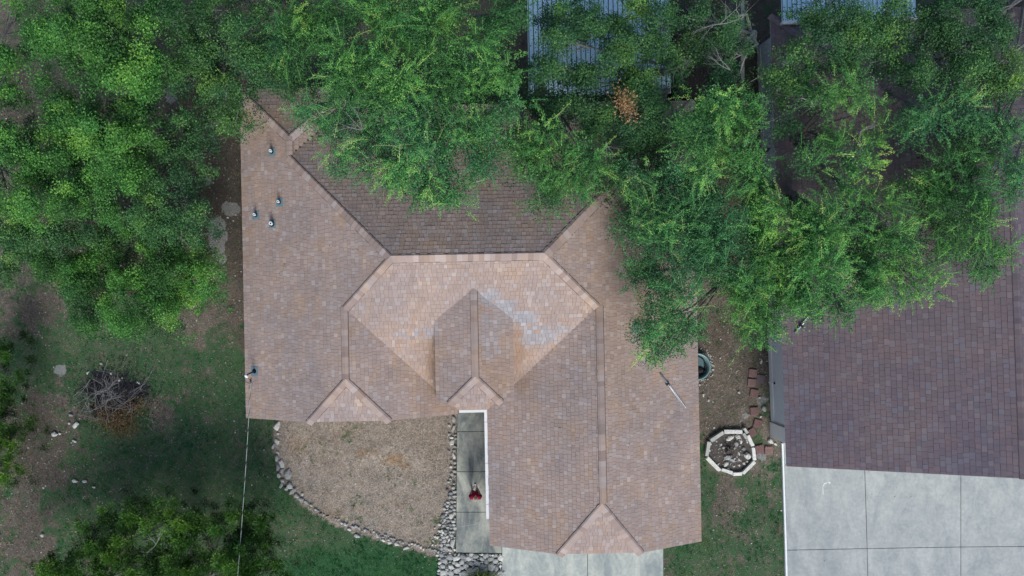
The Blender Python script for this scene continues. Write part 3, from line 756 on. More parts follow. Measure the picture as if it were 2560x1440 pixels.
for us, tn in (([(1255, 1300), (1468, 1300), (1468, 1560), (1255, 1560)], .7), ([(1469, 1300), (1657, 1300), (1658, 1560), (1469, 1560)], .55),
               ([(1255, 1561), (1468, 1561), (1468, 1900), (1255, 1900)], .4), ([(1469, 1561), (1658, 1561), (1658, 1900), (1469, 1900)], .6)):
    slab(dw, us, 'slab', M['drive_concrete'], .05, tint=tn)
nd = empty('driveway', (0, 0, 0)); nd['kind'] = 'structure'
for us, tn in (([(1958, 1100), (2158, 1108), (2166, 1370), (1967, 1374)], .6), ([(2159, 1108), (2400, 1118), (2400, 1366), (2167, 1370)], .5),
               ([(1967, 1375), (2166, 1371), (2172, 1640), (1974, 1640)], .45), ([(2167, 1371), (2400, 1367), (2400, 1640), (2173, 1640)], .7),
               ([(2401, 1118), (2650, 1126), (2650, 1364), (2401, 1366)], .6), ([(2401, 1367), (2650, 1365), (2650, 1640), (2401, 1640)], .5)):
    slab(nd, us, 'slab', M['plain_concrete'], .05, tint=tn)
slab(nd, [(1953, 1108), (1957, 1108), (1966, 1374), (1973, 1640), (1968, 1640), (1961, 1374)], 'edging', M['white_brick'], .08, tint=.8, inset=.002)

m = MB()
for (u0, v0, u1, v1, wd_) in ((2058, 1236, 2057, 1215, 1.3), (2057, 1216, 2062, 1208, 1.8), (2062, 1209, 2067, 1207, 2.4), (2071, 1206, 2076, 1208, 3)):
    a, b = P(u0, v0, .054), P(u1, v1, .054); d = (b-a).normalized(); o_ = Vector((-d.y, d.x, 0))*wd_*H/F*.5; m.face([a-o_, b-o_, b+o_, a+o_])
m.build('paint_mark', M['white_paint'], nd)
m = MB(); pk = [P(u, v, .0535) for u, v in ((1150, 1317), (1168, 1314), (1187, 1311), (1203, 1303), (1222, 1295))]
for a, b in zip(pk[:-1], pk[1:]):
    d = (b-a).normalized(); o_ = Vector((-d.y, d.x, 0))*.008; m.face([a-o_, b-o_, b+o_, a+o_])
m.build('crack', M['white_block_dull'], wk)
rs_ = random.Random(4); m = MB()
for q in range(14):
    u, v = rs_.choice(((2080, 1250), (2110, 1290), (2190, 1220), (2060, 1400), (2300, 1260))); p = P(u+rs_.gauss(0, 40), v+rs_.gauss(0, 30), .0545); r_ = rs_.uniform(.008, .026)
    if p.y > -8.3: continue
    m.face([p+Vector((r_*rs_.uniform(.6, 1.2)*math.cos(k*.9), r_*rs_.uniform(.6, 1.2)*math.sin(k*.9), 0)) for k in range(7)])
m.build('spots', M['dark_deck'], nd, 'stuff')

# ------------------------------------------------------------------ stones
def stone_set(name, label, cat, items, seed, mat='pale_stone', piece='stone'):
    r = random.Random(seed); c0 = P(items[0][0], items[0][1], 0)
    e = empty(name, c0, 0, label, cat)
    for it in items:
        u, v, du, dv = it[:4]; tn = it[4] if len(it) > 4 else min(1, max(0, r.gauss(.5, .25))); rz = it[5] if len(it) > 5 else r.uniform(-.6, .6)
        p = P(u, v, 0) - c0; m = MB(); k = H/F
        m.rock((p.x, p.y, 0), du*k, dv*k, min(du, dv)*k*r.uniform(.4, .7)+.015, rz, r, tn, sides=r.choice((5, 6, 7)))
        m.build(piece, M[mat], e)
    return e
def pack(poly, n, rmin, rmax, seed, start=(), gap=.8):
    r = random.Random(seed); us = [p[0] for p in poly]; vs = [p[1] for p in poly]; out = list(start); tries = 0
    while len(out) < n+len(start) and tries < n*90:
        tries += 1; u, v = r.uniform(min(us), max(us)), r.uniform(min(vs), max(vs))
        if not inpoly(np.array([u]), np.array([v]), poly)[0]: continue
        q = tries/(n*90); s = rmax*(1-q)**1.5 + rmin*(1-(1-q)**1.5); s *= r.uniform(.8, 1.15)
        if all((u-a[0])**2+(v-a[1])**2 > ((s+(a[2]+a[3])*.5)*gap)**2 for a in out):
            out.append((u, v, s*r.uniform(.95, 1.3), s*r.uniform(.7, 1)))
    return out
left_border = [(693,1067,8,13,.95),(694,1084,4,3,.8),(693,1104,7,9,.85),(682,1118,5,9,.6),(694,1131,7,4,.55),(692,1145,6,9,.4),(704,1160,7,11,.8,.3),(695,1168,6,11,.25),(705,1176,8,6,.45,.7),
    (698,1189,6,7,.7),(719,1188,11,16,.45,.1),(706,1203,6,5,.6),(703,1213,5,8,.4),(724,1215,10,9,.7,.4),(715,1222,6,5,.55),(731,1229,12,6,.5,.7),(741,1240,8,7,.45,-.4),(756,1236,5,4,.8),(752,1249,9,5,.4,-.5),
    (765,1256,9,5,.45,-.6),(778,1263,6,5,.6),(789,1274,5,4,.5)]
for k in range(46):   # the thin curve of small stones to the right
    s = k/45; u = 795+s*330; v = 1282+ (1-(1-s)**1.35)*98 + random.uniform(-5, 5)
    if k in (4, 5, 11, 30): continue
    left_border.append((u, v, random.uniform(2.5, 6.5), random.uniform(2, 4.5)))
left_border += [(873,1324,8,5,.9,-.3),(893,1340,9,5,.6,-.4),(958,1350,8,5,.95),(974,1357,6,4,.9),(992,1360,7,5,.8),(1016,1370,10,4,.7),(943,1340,6,5,.6),(863,1312,4,4,.95)]
stone_set('stone_border', 'curved border of rough limestone pieces between the bare bed and the lawn', 'stone border', left_border, 21)
wb = pack([(1123,1042),(1139,1042),(1137,1250),(1118,1250)], 24, 2.4, 5, 4, start=[(1134,1048,6,8,.4),(1134,1071,5,13,.5),(1130,1105,8,8,.7),(1135,1140,5,10,.8)])
stone_set('stone_edging', 'narrow strip of pale stones along the upper walkway edge', 'stone edging', wb, 5)
wb = pack([(1114,1252),(1138,1252),(1138,1378),(1104,1378),(1100,1340)], 62, 2.2, 6, 6, start=[(1129,1290,7,11,.8),(1132,1357,7,14,.6),(1117,1280,6,5,.6)])
wb += [(1099,1311,6,3.5,.9),(1098,1328,6,4,.95),(1088,1342,4,4,1),(1094,1343,5,4,1),(1083,1352,3.5,3,1),(1081,1362,4,3,1),(1087,1320,3,2.5,.9),(1107,1330,5,5,.95),(1089,1363,3,2,.9)]
stone_set('stone_edging', 'wider spill of white stones beside the lower walkway near the green weeds', 'stone edging', wb, 7)
rb = pack([(1096,1386),(1252,1386),(1252,1520),(1096,1520)], 210, 2.6, 11, 8, start=[(1110,1401,12,9,.4),(1155,1405,9,10,.5),(1192,1408,10,7,.4),(1165,1413,8,7,.45),(1093,1388,4.5,5,1),(1232,1388,4,4,1),(1250,1415,5,6,.9)], gap=.72)
stone_set('rock_bed', 'bed of mixed grey and white rocks below the walkway end', 'rock bed', rb, 9)
# small black drain cap at the corner of the rock bed
b = P(1126, 1371, 0); e = empty('drain_pot', b, 0, 'small round black drain cap between the stones by the walkway corner', 'drain')
m = MB(); m.lathe([(.07, -.02), (.07, .07), (.055, .08), (.035, .075), (.03, .03), (0, .03)], (0, 0, 0), 16); m.build('ring', M['black_rubber'], e)

# limestone flower ring
k_ = H/F
c0 = P(1823, 1128, 0); e = empty('planter_ring', c0, 0, 'ten sided ring of white limestone blocks around a dead stump', 'planter ring')
for (ua, va, ub, vb, tn, wd) in ((1808,1078,1854,1078,.95,9),(1774,1100,1807,1079,.25,9),(1770,1102,1764,1139,.3,9),(1765,1142,1798,1175,.95,9),(1801,1172,1829,1181,.9,8),
                                 (1829,1184,1852,1183,.97,8),(1854,1182,1884,1152,.75,8),(1884,1149,1880,1117,.97,9),(1880,1114,1867,1087,.97,8),(1857,1069,1866,1082,.35,6),(1856,1081,1864,1095,.2,7)):
    a, b2 = P(ua, va, 0)-c0, P(ub, vb, 0)-c0; d = b2-a; m = MB()
    m.box(((a.x+b2.x)/2, (a.y+b2.y)/2, -.03), d.length*.97, wd*k_, .20+random.uniform(-.02, .02), math.atan2(d.y, d.x), tn, jit=.012)
    o = m.build('edging_block', M['white_block'], e); bv = o.modifiers.new('b', 'BEVEL'); bv.width = .012; bv.segments = 2
rr = random.Random(31)
m = MB(); ring = [P(u, v, 0)-c0 for u, v in ((1808,1081),(1776,1101),(1768,1140),(1800,1172),(1830,1180),(1852,1179),(1880,1150),(1878,1118),(1866,1090),(1853,1081))]
m.add([(p.x, p.y, .03) for p in ring]+[(0, 0, .07)], [((i+1) % 10, i, 10) for i in range(10)]); m.build('soil', M['soil_dark'], e)
inner = [(1868,1140,11,11,1,.0),(1824,1094,13,6,.95,.5),(1844,1091,8,8,.75),(1839,1109,8,8,.4),(1836,1120,4,5,.7),(1813,1160,7,6,1),(1818,1141,11,7,.35,.4),(1830,1150,12,5,.45,-.4),(1852,1103,4,6,.95),(1802,1111,4,3.5,.95),
    (1807,1118,4,3,.8),(1776,1109,4,3,.85),(1772,1126,4,4,.7),(1847,1162,3.5,3,.9),(1834,1165,3,3,.9),(1858,1158,5,4,.85),(1866,1153,3,3,.8),(1820,1172,4,3,.9),(1794,1160,3,3,.9),(1835,1146,4,3,.95),(1846,1133,3,7,.8,.5),(1866,1102,3,8,.6,.3),(1846,1149,5,3,.85),
    (1810,1131,2,5,.6,.3),(1858,1121,6,5,.15)]
for it in inner + [(1823+rr.uniform(-44, 44), 1130+rr.uniform(-36, 42), rr.uniform(1, 2.4), rr.uniform(1, 2), rr.uniform(.3, 1)) for _ in range(70)]:
    p = P(it[0], it[1], 0)-c0
    if p.length > .8 and it[2] < 3: continue
    m = MB(); m.rock((p.x, p.y, .04), it[2]*k_, it[3]*k_, min(it[2], it[3])*k_*.8+.015, it[5] if len(it) > 5 else rr.uniform(0, 3), rr, it[4], sides=7); m.build('rock', M['pale_stone'], e)
m = MB(); m.rock((-.05, .06, .02), .19, .17, .22, .3, rr, .3); 
for q in range(16):
    t_ = rr.uniform(0, 6.3); m.tube([(-.05, .06, .1), (-.05+.2*math.cos(t_), .06+.2*math.sin(t_), .2+rr.uniform(-.1, .15)), (-.05+.38*math.cos(t_+.3), .06+.38*math.sin(t_+.3), .1)], [.022, .014, .004], 5)
st = m.build('dead_stump', M['soil_dark'], e)

# stepping pavers
pv = empty('stepping_stone_path', P(1885, 983, 0), 0, 'line of square red concrete pavers beside the neighbour wall', 'paver path')
o0 = P(1885, 983, 0)
for (u, v, ang, mt_, tn) in ((1882,933,-.12,'paver_red',.8),(1879,957,-.05,'paver_red',.9),(1901,947,-.15,'grey_paver_mat',.5),(1885,983,-.15,'paver_red',.6),(1885,1028,.05,'paver_red',.3),
                             (1894,1059,-.3,'paver_red',.25),(1880,1081,.55,'paver_red',.2),(1899,1123,.22,'paver_red',.4),(1922,1126,0,'paver_red',.75)):
    p = P(u, v, 0)-o0; m = MB(); m.box((p.x, p.y, -.05), .35, .35, .085+random.uniform(0, .015), ang, tn, jit=.004)
    o = m.build('paver', M[mt_], pv); bv = o.modifiers.new('b', 'BEVEL'); bv.width = .01; bv.segments = 1
# sunk round tub
b = P(1738, 915, 0); e = empty('stock_tank', b, 0, 'round galvanized tub half hidden under the garage wing eave', 'tub')
m = MB(); m.lathe([(.50, -.05), (.56, .28), (.585, .30), (.56, .315), (.52, .30), (.47, .02)], (0, 0, 0), 36); m.build('rim', M['teal_metal'], e, smooth=True)
m = MB(); m.lathe([(.475, .05), (0, .06)], (0, 0, 0), 30); m.build('water', M['water_dark'], e)
m = MB(); m.rock((.12, -.2, .05), .3, .22, .1, .3, rr); m.build('black_liner', M['black_rubber'], e)
m = MB(); m.tube([(.40*math.cos(t_/10), .44*math.sin(t_/10), .14+.03*math.sin(t_)) for t_ in range(-14, 18)], .025, 6); m.build('hose', M['black_rubber'], e)
gp = []
for q in range(60):
    t_ = rr.uniform(-1.7, 1.6); s = rr.uniform(.62, .86); gp.append((1738+s*math.cos(t_)/k_, 915-s*math.sin(t_)/k_, rr.uniform(1.2, 3.2), rr.uniform(1, 2.6), rr.uniform(.5, 1)))
stone_set('gravel_ring', 'ring of cream gravel pieces around the round tub', 'gravel', gp, 12)

# loose yard rocks, each a thing of its own
for (u, v, du, dv, rz, lab) in ((189,1063,11,6,.9,'oblong white rock just left of the brush pile base'),(136,1086,11,7,.1,'flat white rock in the left yard, farthest from the brush pile'),
    (150,1084,3,3,0,'tiny white stone touching the flat white rock'),(178,1038,6,4,-.3,'squarish grey rock between brush pile and oblong white rock'),(173,1059,3,3.5,0,'small white stone beside the oblong white rock'),
    (187,1103,8,3,-.3,'thin pale rock sliver below the brush pile'),(187,1202,8,5,-.7,'slanted pale rock alone in the brown part of the yard'),(213,1203,7,4,.1,'rounded pale rock right of the slanted one'),
    (234,1218,5,3,0,'small flat stone lower right of the rounded pale rock'),(106,1338,5,5,.5,'small white rock on bare ground near the lower left juniper'),(220,932,6,3,.8,'thin white shard at the top left of the brush pile'),
    (278,934,3,3,0,'round white pebble on the top edge of the ash patch'),(299,951,4,4,0,'bright white stone inside the ash patch'),(344,956,2.5,2.5,0,'left one of two white pebbles at the ash edge'),(348,958,2.8,2.8,0,'right one of two white pebbles at the ash edge'),
    (253,909,4,4,.4,'pale green grey stone on grass above the brush pile'),(1927,1104,9,6,-.6,'cream boulder chip leaning at the white pier of the neighbour wall'),(1938,1111,5,3,-.7,'small cream chip beside the boulder chip at the pier'),
    (1903,903,3,7,-.1,'upright white stone near the neighbour wall above the pavers'),(1758,988,3,5,.2,'small white stone close to the roof edge below the tub'),(1771,1001,3,4,.5,'forked white stone right of the roof edge'),(1847,981,3.5,3.5,0,'square white stone in the middle of the side yard'),
    (1901,1041,4,3.5,0,'white stone beside the fifth red paver'),(1899,994,4,3,0,'white stone right of the fourth red paver'),(1910,1022,6,9,.2,'mossy grey slab of rock by the neighbour wall'),(306,944,2.4,2.4,0,'faint small stone at the ash patch top')):
    p = P(u, v, 0); e = empty('rock', p, rz, lab, 'rock'); m = MB(); r_ = random.Random(u*7+v)
    m.rock((0, 0, 0), du*k_, dv*k_, min(du, dv)*k_*.7+.02, 0, r_, .35 if 'grey' in lab else r_.uniform(.75, 1)); o = m.build('boulder', M['pale_stone'], e); o.parent = None
    o.name = 'yard_rock'; o.location = p; o.rotation_euler = (0, 0, rz); tag(o, lab, 'rock', 'loose rocks in the yards'); bpy.data.objects.remove(e)

# ------------------------------------------------------------------ branches, brush pile
def limb(m, p, d, L, r, depth, rnd, bend=.25, sides=5, tint=.5, split=2, flat=0.0):
    pts = [p.copy()]; rad = [r]; n = 4; q = p.copy(); dd = d.normalized()
    for k in range(n):
        dd = (dd + Vector((rnd.gauss(0, bend), rnd.gauss(0, bend), rnd.gauss(0, bend*(1-flat))))*.6).normalized()
        q = q + dd*L/n; pts.append(q.copy()); rad.append(r*(1-.55*(k+1)/n))
    m.tube(pts, rad, sides, tint)
    if depth > 0:
        for k in range(split+1):
            i = rnd.randint(1, n); nd_ = (dd + Vector((rnd.gauss(0, .8), rnd.gauss(0, .8), rnd.gauss(0, .5)*(1-flat)))).normalized()
            limb(m, pts[i], nd_, L*rnd.uniform(.45, .7), rad[i]*.6, depth-1, rnd, bend, max(3, sides-1), tint, split, flat)

bp = empty('brush_pile', P(290, 1000, 0), 0, 'burned brush pile of bare branches and orange dry leaves on black ash', 'brush pile')
o0 = P(290, 1000, 0); rb_ = random.Random(77)
m = MB(); n_ = 160; ringp = []
for q in range(n_):
    t_ = 2*math.pi*q/n_; rr_ = (1.12+.22*math.sin(3*t_+1)+.14*math.sin(7*t_)+.1*math.sin(17*t_+2)+.08*math.sin(31*t_)+rb_.uniform(-.12, .12)); ringp.append((rr_*math.cos(t_)*1.05-.1, rr_*math.sin(t_)*.9+.2))
ins = [(x*.6, y*.6) for x, y in ringp]
m.add([(x, y, -.02) for x, y in ringp]+[(x, y, .05+rb_.uniform(0, .05)) for x, y in ins]+[(0, 0, .09)],
      [(q, (q+1) % n_, n_+(q+1) % n_, n_+q) for q in range(n_)]+[(n_+q, n_+(q+1) % n_, 2*n_) for q in range(n_)]); m.build('ash_heap', M['ash'], bp)
for q in range(50):
    cu, cv = rb_.gauss(285, 33), rb_.gauss(985, 27); a = rb_.uniform(0, 6.28); L = rb_.uniform(.4, 1.15)
    if q == 0: cu, cv, a, L = 243, 1037, -.06, 1.7
    p = P(cu, cv, 0)-o0; p.z = rb_.uniform(.1, .42)
    m = MB(); limb(m, p - Vector((math.cos(a), math.sin(a), 0))*L/2, Vector((math.cos(a), math.sin(a), rb_.uniform(-.1, .12))), L, rb_.uniform(.008, .015), 2 if q % 2 else 1, rb_, .22, 4, flat=.6)
    m.build('branch', M['stick_bark'], bp)
for cu, cv, a in ((362,1045,-.3),(370,1060,-.9),(368,950,.9),(352,975,1.1),(185,990,.6),(205,1028,.8)):
    p = P(cu, cv, 0)-o0; p.z = .08; m = MB(); limb(m, p, Vector((math.cos(a), math.sin(a), 0)), .7, .012, 2, rb_, .22, 4, flat=.8); m.build('branch', M['stick_bark'], bp)
N = 3000; cl = rng.integers(0, 5, N); cc = np.array([P(u, v, 0)-o0 for u, v in ((300,1050),(335,1020),(270,1030),(315,1070),(290,1055))])[cl]
pos = cc + rng.normal(0, 1, (N, 3))*np.array([.34, .26, .02]); pos[:, 2] = rng.uniform(.05, .33, N)

def leaf_quads(pos, L, W, updir=.9, spread=.6):
    N = len(pos); n = rng.normal(0, spread, (N, 3)); n[:, 2] += updir; n /= np.linalg.norm(n, axis=1)[:, None]
    t_ = rng.normal(0, 1, (N, 3)); t_ -= (t_*n).sum(1)[:, None]*n; t_ /= np.linalg.norm(t_, axis=1)[:, None]+1e-9
    b_ = np.cross(n, t_); L = np.broadcast_to(L, (N,))[:, None]; W = np.broadcast_to(W, (N,))[:, None]
    return np.stack([pos-t_*L*.5, pos+b_*W*.5+n*W*.15, pos+t_*L*.5, pos-b_*W*.5+n*W*.15], 1)
N2 = 3200; ps = rng.normal(0, 1, (N2, 3))*np.array([.85, .72, 0])+np.array([-.05, .2, .03]); ps[:, 2] += rng.uniform(0, .02, N2)
quads_np('ash_flakes', leaf_quads(ps, rng.uniform(.03, .10, N2), rng.uniform(.02, .06, N2), 1.2, .4), rng.uniform(0, 1, N2), M['ash'], bp, 'stuff')
quads_np('dry_leaves', leaf_quads(pos, .09, .018, .5, 1), rng.uniform(0, .75, N), M['dry_leaf'], bp, 'stuff')

# ------------------------------------------------------------------ trees
def crown_points(lobes, style, dens):
    """lobes: (u, v, r_px, z). returns quads V (N,4,3) and tint; plus clump centres"""
    Vs, Ts, cl_out = [], [], []
    for (u, v, r, z) in lobes:
        c = np.array(P(u, v, z)); R = r*(H-z)/F; area = math.pi*R*R
        ph = rng.uniform(0, 6.28, 4); tone = rng.normal(0, .10)
        ns = int(area*1.4)+2; sth = rng.uniform(0, 6.283, ns); srr = R*np.sqrt(rng.uniform(0, .92, ns)); stn = rng.normal(0, .17 if style['mat'] != 'leaf_oak_dark' else .09, ns)
        def shape(th): return .84 + .13*np.sin(3*th+ph[0]) + .11*np.sin(5*th+ph[1]) + .08*np.sin(9*th+ph[2])
        if style['kind'] in ('oak', 'juniper'):
            k = int(area*style['clumps']*dens)+2; th = rng.uniform(0, 6.283, k); rr = R*np.sqrt(rng.uniform(0, 1, k))*shape(th)
            dome = np.sqrt(np.clip(1-(rr/R)**2*.85, 0, 1))*R*style['dome']; dep = rng.exponential(.35, k)
            si = rng.integers(0, ns, k); sr_ = srr*shape(sth); q0 = rng.normal(0, .27, (k, 2)); sx_ = sr_[si]*np.cos(sth[si])+q0[:, 0]; sy_ = sr_[si]*np.sin(sth[si])+q0[:, 1]
            szz = rng.normal(0, .26, ns); rad = np.hypot(sx_, sy_); dome = np.sqrt(np.clip(1-(rad/R)**2*.85, 0, 1))*R*style['dome']; dep = rng.exponential(.26, k) + np.hypot(q0[:, 0], q0[:, 1])**2*2.2
            cc = np.stack([c[0]+sx_, c[1]+sy_, c[2]+dome-R*style['dome']*.5-dep+szz[si]], 1)
            lit = np.clip((.66 - dep*.28) if style['kind'] == 'oak' else (.86 - dep*.85), .05, 1) + tone + stn[si] + rng.normal(0, .08, k)  # deeper clumps get a darker tint: crown shade painted into the leaves
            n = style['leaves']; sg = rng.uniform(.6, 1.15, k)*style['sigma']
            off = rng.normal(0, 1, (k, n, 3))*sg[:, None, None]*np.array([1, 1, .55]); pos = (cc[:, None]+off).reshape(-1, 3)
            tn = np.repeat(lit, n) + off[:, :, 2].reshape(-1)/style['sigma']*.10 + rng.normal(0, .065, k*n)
            if style['kind'] == 'juniper':
                # upright sprays: long narrow scales pointing up and out of the clump
                d = off.reshape(-1, 3)/style['sigma']; d[:, 2] = np.abs(d[:, 2])+.6; d /= np.linalg.norm(d, axis=1)[:, None]
                s_ = np.cross(d, rng.normal(0, 1, d.shape)); s_ /= np.linalg.norm(s_, axis=1)[:, None]+1e-9
                L = rng.uniform(.05, .12, len(d))[:, None]; W = .024
                V = np.stack([pos-d*L*.5, pos+s_*W*.5, pos+d*L*.6, pos-s_*W*.5], 1)
            else:
                sz = rng.uniform(.75, 1.25, len(pos))*style['leaf']; V = leaf_quads(pos, sz, sz*.62)
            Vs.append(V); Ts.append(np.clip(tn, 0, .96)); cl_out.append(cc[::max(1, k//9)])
        else:
            # long arching twigs with leaves in two rows
            k = int(area*style['twigs']*dens)+3; th = rng.uniform(0, 6.283, k); rr = R*np.sqrt(rng.uniform(0, .85, k))*shape(th)
            si = rng.integers(0, ns, k); sr_ = srr*shape(sth)*.88; q0 = rng.normal(0, .2, (k, 2)); sx_ = sr_[si]*np.cos(sth[si])+q0[:, 0]; sy_ = sr_[si]*np.sin(sth[si])+q0[:, 1]
            szz = rng.normal(0, .3, ns); rr = np.hypot(sx_, sy_); th = np.arctan2(sy_, sx_); dep = rng.exponential(.3, k)
            base = np.stack([c[0]+sx_, c[1]+sy_, c[2]+np.sqrt(np.clip(1-(rr/R)**2*.8, 0, 1))*R*.45-dep-.2+szz[si]], 1)
            # neighbouring twigs share a direction: bundles
            nb = max(2, int(k/9)); bth = rng.uniform(0, 6.283, nb); bc = rng.integers(0, nb, k)
            fa = fbm(base[:, 0]+50, base[:, 1]+20, .55, 91, 2)*18.0
            outw = np.stack([np.cos(th), np.sin(th)], 1)*(.05+.75*(rr/R)**2)[:, None] + q0*2.2 + np.stack([np.cos(fa), np.sin(fa)], 1)*.55 + rng.normal(0, .3, (k, 2))
            d0 = np.concatenate([outw, rng.uniform(.1, .95, (k, 1))], 1); d0 /= np.linalg.norm(d0, axis=1)[:, None]
            Lt = rng.uniform(.35, 1.1, k)*min(1, .55+R*.3); m_ = style['per']
            s = np.linspace(.08, 1, m_); 
            path = base[:, None] + d0[:, None]*(Lt[:, None]*s[None])[..., None]; path[:, :, 2] -= (Lt[:, None]*s[None]**2)*.38
            side = np.cross(d0, np.array([0, 0, 1.])); side /= np.linalg.norm(side, axis=1)[:, None]+1e-9
            sgn = np.where(np.arange(m_) % 2 == 0, 1, -1)[None, :, None]
            pos = path + side[:, None]*sgn*rng.uniform(.008, .075, (k, m_, 1))*(1.25-s[None, :, None]*.7) + rng.normal(0, .018, (k, m_, 3))
            lit = np.clip(.52 - dep*.24, .03, 1) + tone + stn[si] + rng.normal(0, .09, k)  # twigs deeper in the crown are tinted darker, as painted shade
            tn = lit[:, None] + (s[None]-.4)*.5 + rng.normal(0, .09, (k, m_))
            pos = pos.reshape(-1, 3); sz = rng.uniform(.7, 1.2, len(pos))*style['leaf']*np.tile(1.15-.55*s, k)
            Vs.append(leaf_quads(pos, sz, sz*.55)); Ts.append(np.clip(tn.reshape(-1), 0, .96))
            # the twigs themselves, as thin folded ribbons
            idx = np.linspace(0, m_-1, 6).astype(int); pp = path[:, idx]; wv = (side*.0055)[:, None]*np.linspace(1.4, .5, 6)[None, :, None]
            A = (pp-wv); B = (pp+wv); up_ = np.array([0, 0, .012])
            Q = np.stack([A[:, :-1], B[:, :-1], B[:, 1:]+up_, A[:, 1:]+up_], 2).reshape(-1, 4, 3)
            Vs.append(Q); Ts.append(np.repeat(np.clip(lit*.5+rng.uniform(.35, .75, k), .3, 1), 5))
            # inner leafy mass
            k2 = int(area*style['clumps']*dens)+1; t2 = rng.uniform(0, 6.283, k2); r2 = R*np.sqrt(rng.uniform(0, 1, k2))*shape(t2)*.9; dp = rng.exponential(.55, k2)+.15
            cc = np.stack([c[0]+r2*np.cos(t2), c[1]+r2*np.sin(t2), c[2]+np.sqrt(np.clip(1-(r2/R)**2, 0, 1))*R*.4-dp-.15], 1)
            n = style['leaves']; off = rng.normal(0, 1, (k2, n, 3))*np.array([.17, .17, .1]); pos = (cc[:, None]+off).reshape(-1, 3)
            sz = rng.uniform(.75, 1.2, len(pos))*style['leaf']; Vs.append(leaf_quads(pos, sz, sz*.6))
            Ts.append(np.clip(np.repeat(.44-dp*.2+tone+rng.normal(0, .15, k2), n)+rng.normal(0, .12, k2*n), 0, .9)); cl_out.append(cc[::max(1, k2//9)])  # inner leaves darken with depth, shade put into their tint
    return np.concatenate(Vs), np.concatenate(Ts), cl_out

ST = {
 'oak': dict(kind='oak', clumps=18, leaves=104, sigma=.17, leaf=.076, dome=.7, mat='leaf_oak'),
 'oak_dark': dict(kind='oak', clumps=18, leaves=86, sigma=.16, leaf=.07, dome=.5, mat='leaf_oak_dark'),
 'bush': dict(kind='oak', clumps=26, leaves=66, sigma=.14, leaf=.066, dome=.5, mat='leaf_oak'),
 'elm': dict(kind='elm', twigs=19, per=34, clumps=15, leaves=60, leaf=.07, mat='leaf_elm'),
 'elm_cool': dict(kind='elm', twigs=17, per=34, clumps=16, leaves=60, leaf=.07, mat='leaf_elm_cool'),
 'juniper': dict(kind='juniper', clumps=13, leaves=210, sigma=.125, dome=.9, mat='leaf_juniper'),
}
n_leaf = 0
def tree(name, label, cat, lobes, style, base, group, dens=1.0, trunk_r=.16, bark='bark', zt=None):
    global n_leaf
    s = ST[style]; bz0 = P(base[0], base[1], 0); e = empty(name, bz0, 0, label, cat, group)
    V, T, cl = crown_points(lobes, s, dens); n_leaf += len(V)
    V = V - np.array(bz0)[None, None]
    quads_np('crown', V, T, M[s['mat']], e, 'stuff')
    rnd = random.Random(int(base[0]*3+base[1])); cs = [P(u, v, z) - bz0 for u, v, r, z in lobes]
    zm = min(c.z for c in cs); fork = Vector((0, 0, max(.7, zm*.5))); cen = sum(cs, Vector())/len(cs)
    fork.x = cen.x*.15; fork.y = cen.y*.15
    m = MB(); m.tube([Vector((0, 0, -.1)), Vector((rnd.gauss(0, .05), rnd.gauss(0, .05), fork.z*.5)), fork], [trunk_r*1.35, trunk_r, trunk_r*.85], 9); m.build('trunk', M[bark], e, smooth=True)
    m = MB()
    for c, pts in zip(cs, cl):
        tip = Vector((c.x, c.y, c.z-.45)); mid_ = fork.lerp(tip, .5)+Vector((rnd.gauss(0, .22), rnd.gauss(0, .22), -.35+rnd.uniform(0, .7)))
        st_ = Vector((fork.x*.9, fork.y*.9, fork.z*rnd.uniform(.62, .99)))
        m.tube([st_, mid_, tip], [trunk_r*.5, trunk_r*.3, trunk_r*.14], 6)
        for q in pts:
            qq = Vector(q)-bz0; qq.z -= .08; a = mid_.lerp(tip, rnd.uniform(.3, 1)); h = a.lerp(qq, .55)+Vector((rnd.gauss(0, .08), rnd.gauss(0, .08), -.08))
            m.tube([a, h, qq], [trunk_r*.17, trunk_r*.11, .008], 4, cap=False)
    m.build('limbs', M[bark], e, 'stuff' and None)
    return e
def L_(lst, z, dz=.6):
    r = random.Random(len(lst)*13+int(z*10)); return [(a[0], a[1], a[2], (a[3] if len(a) > 3 else z + r.uniform(-dz, dz))) for a in lst]

GL, GT, GR = 'oaks of the wood left of the house', 'elms overhanging the house from the north', 'trees between and over the two houses'
tree('oak_tree', 'bright green oak in the top left corner with rounded leafy clumps', 'tree', L_([(150,40,85),(250,90,95),(345,100,85),(395,40,60),(300,195,95),(375,180,60),(215,175,60),(90,90,50),(250,0,70)], 7.6), 'oak', (250, 120), GL)
tree('oak_tree', 'oak at the left picture border above a dark gap in the wood', 'tree', L_([(15,150,60),(10,330,66),(45,400,75),(95,440,50),(0,470,60),(30,10,38),(5,240,40),(70,510,50)], 6.6), 'oak', (-20, 330), GL)
tree('oak_tree', 'oak in the middle of the left wood with many bright tips', 'tree', L_([(120,235,58),(200,290,75),(260,380,75),(165,400,70),(325,350,58),(320,440,80),(250,480,85),(175,490,60),(330,290,50),(120,330,40)], 7.0), 'oak', (230, 370), GL)
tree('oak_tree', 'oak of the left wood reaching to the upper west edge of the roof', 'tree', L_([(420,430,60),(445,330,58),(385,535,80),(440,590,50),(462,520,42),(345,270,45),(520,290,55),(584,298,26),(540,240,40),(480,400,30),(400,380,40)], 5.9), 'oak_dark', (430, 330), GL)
tree('oak_tree', 'lowest and densest oak of the left wood bordering the lawn', 'tree', L_([(240,640,100),(370,670,100),(450,725,82),(300,755,85),(165,690,75),(470,650,58),(350,590,70),(215,780,60),(350,790,62),(500,700,46),(130,640,55),(420,790,40)], 4.2), 'bush', (330, 690), GL, 1.15)
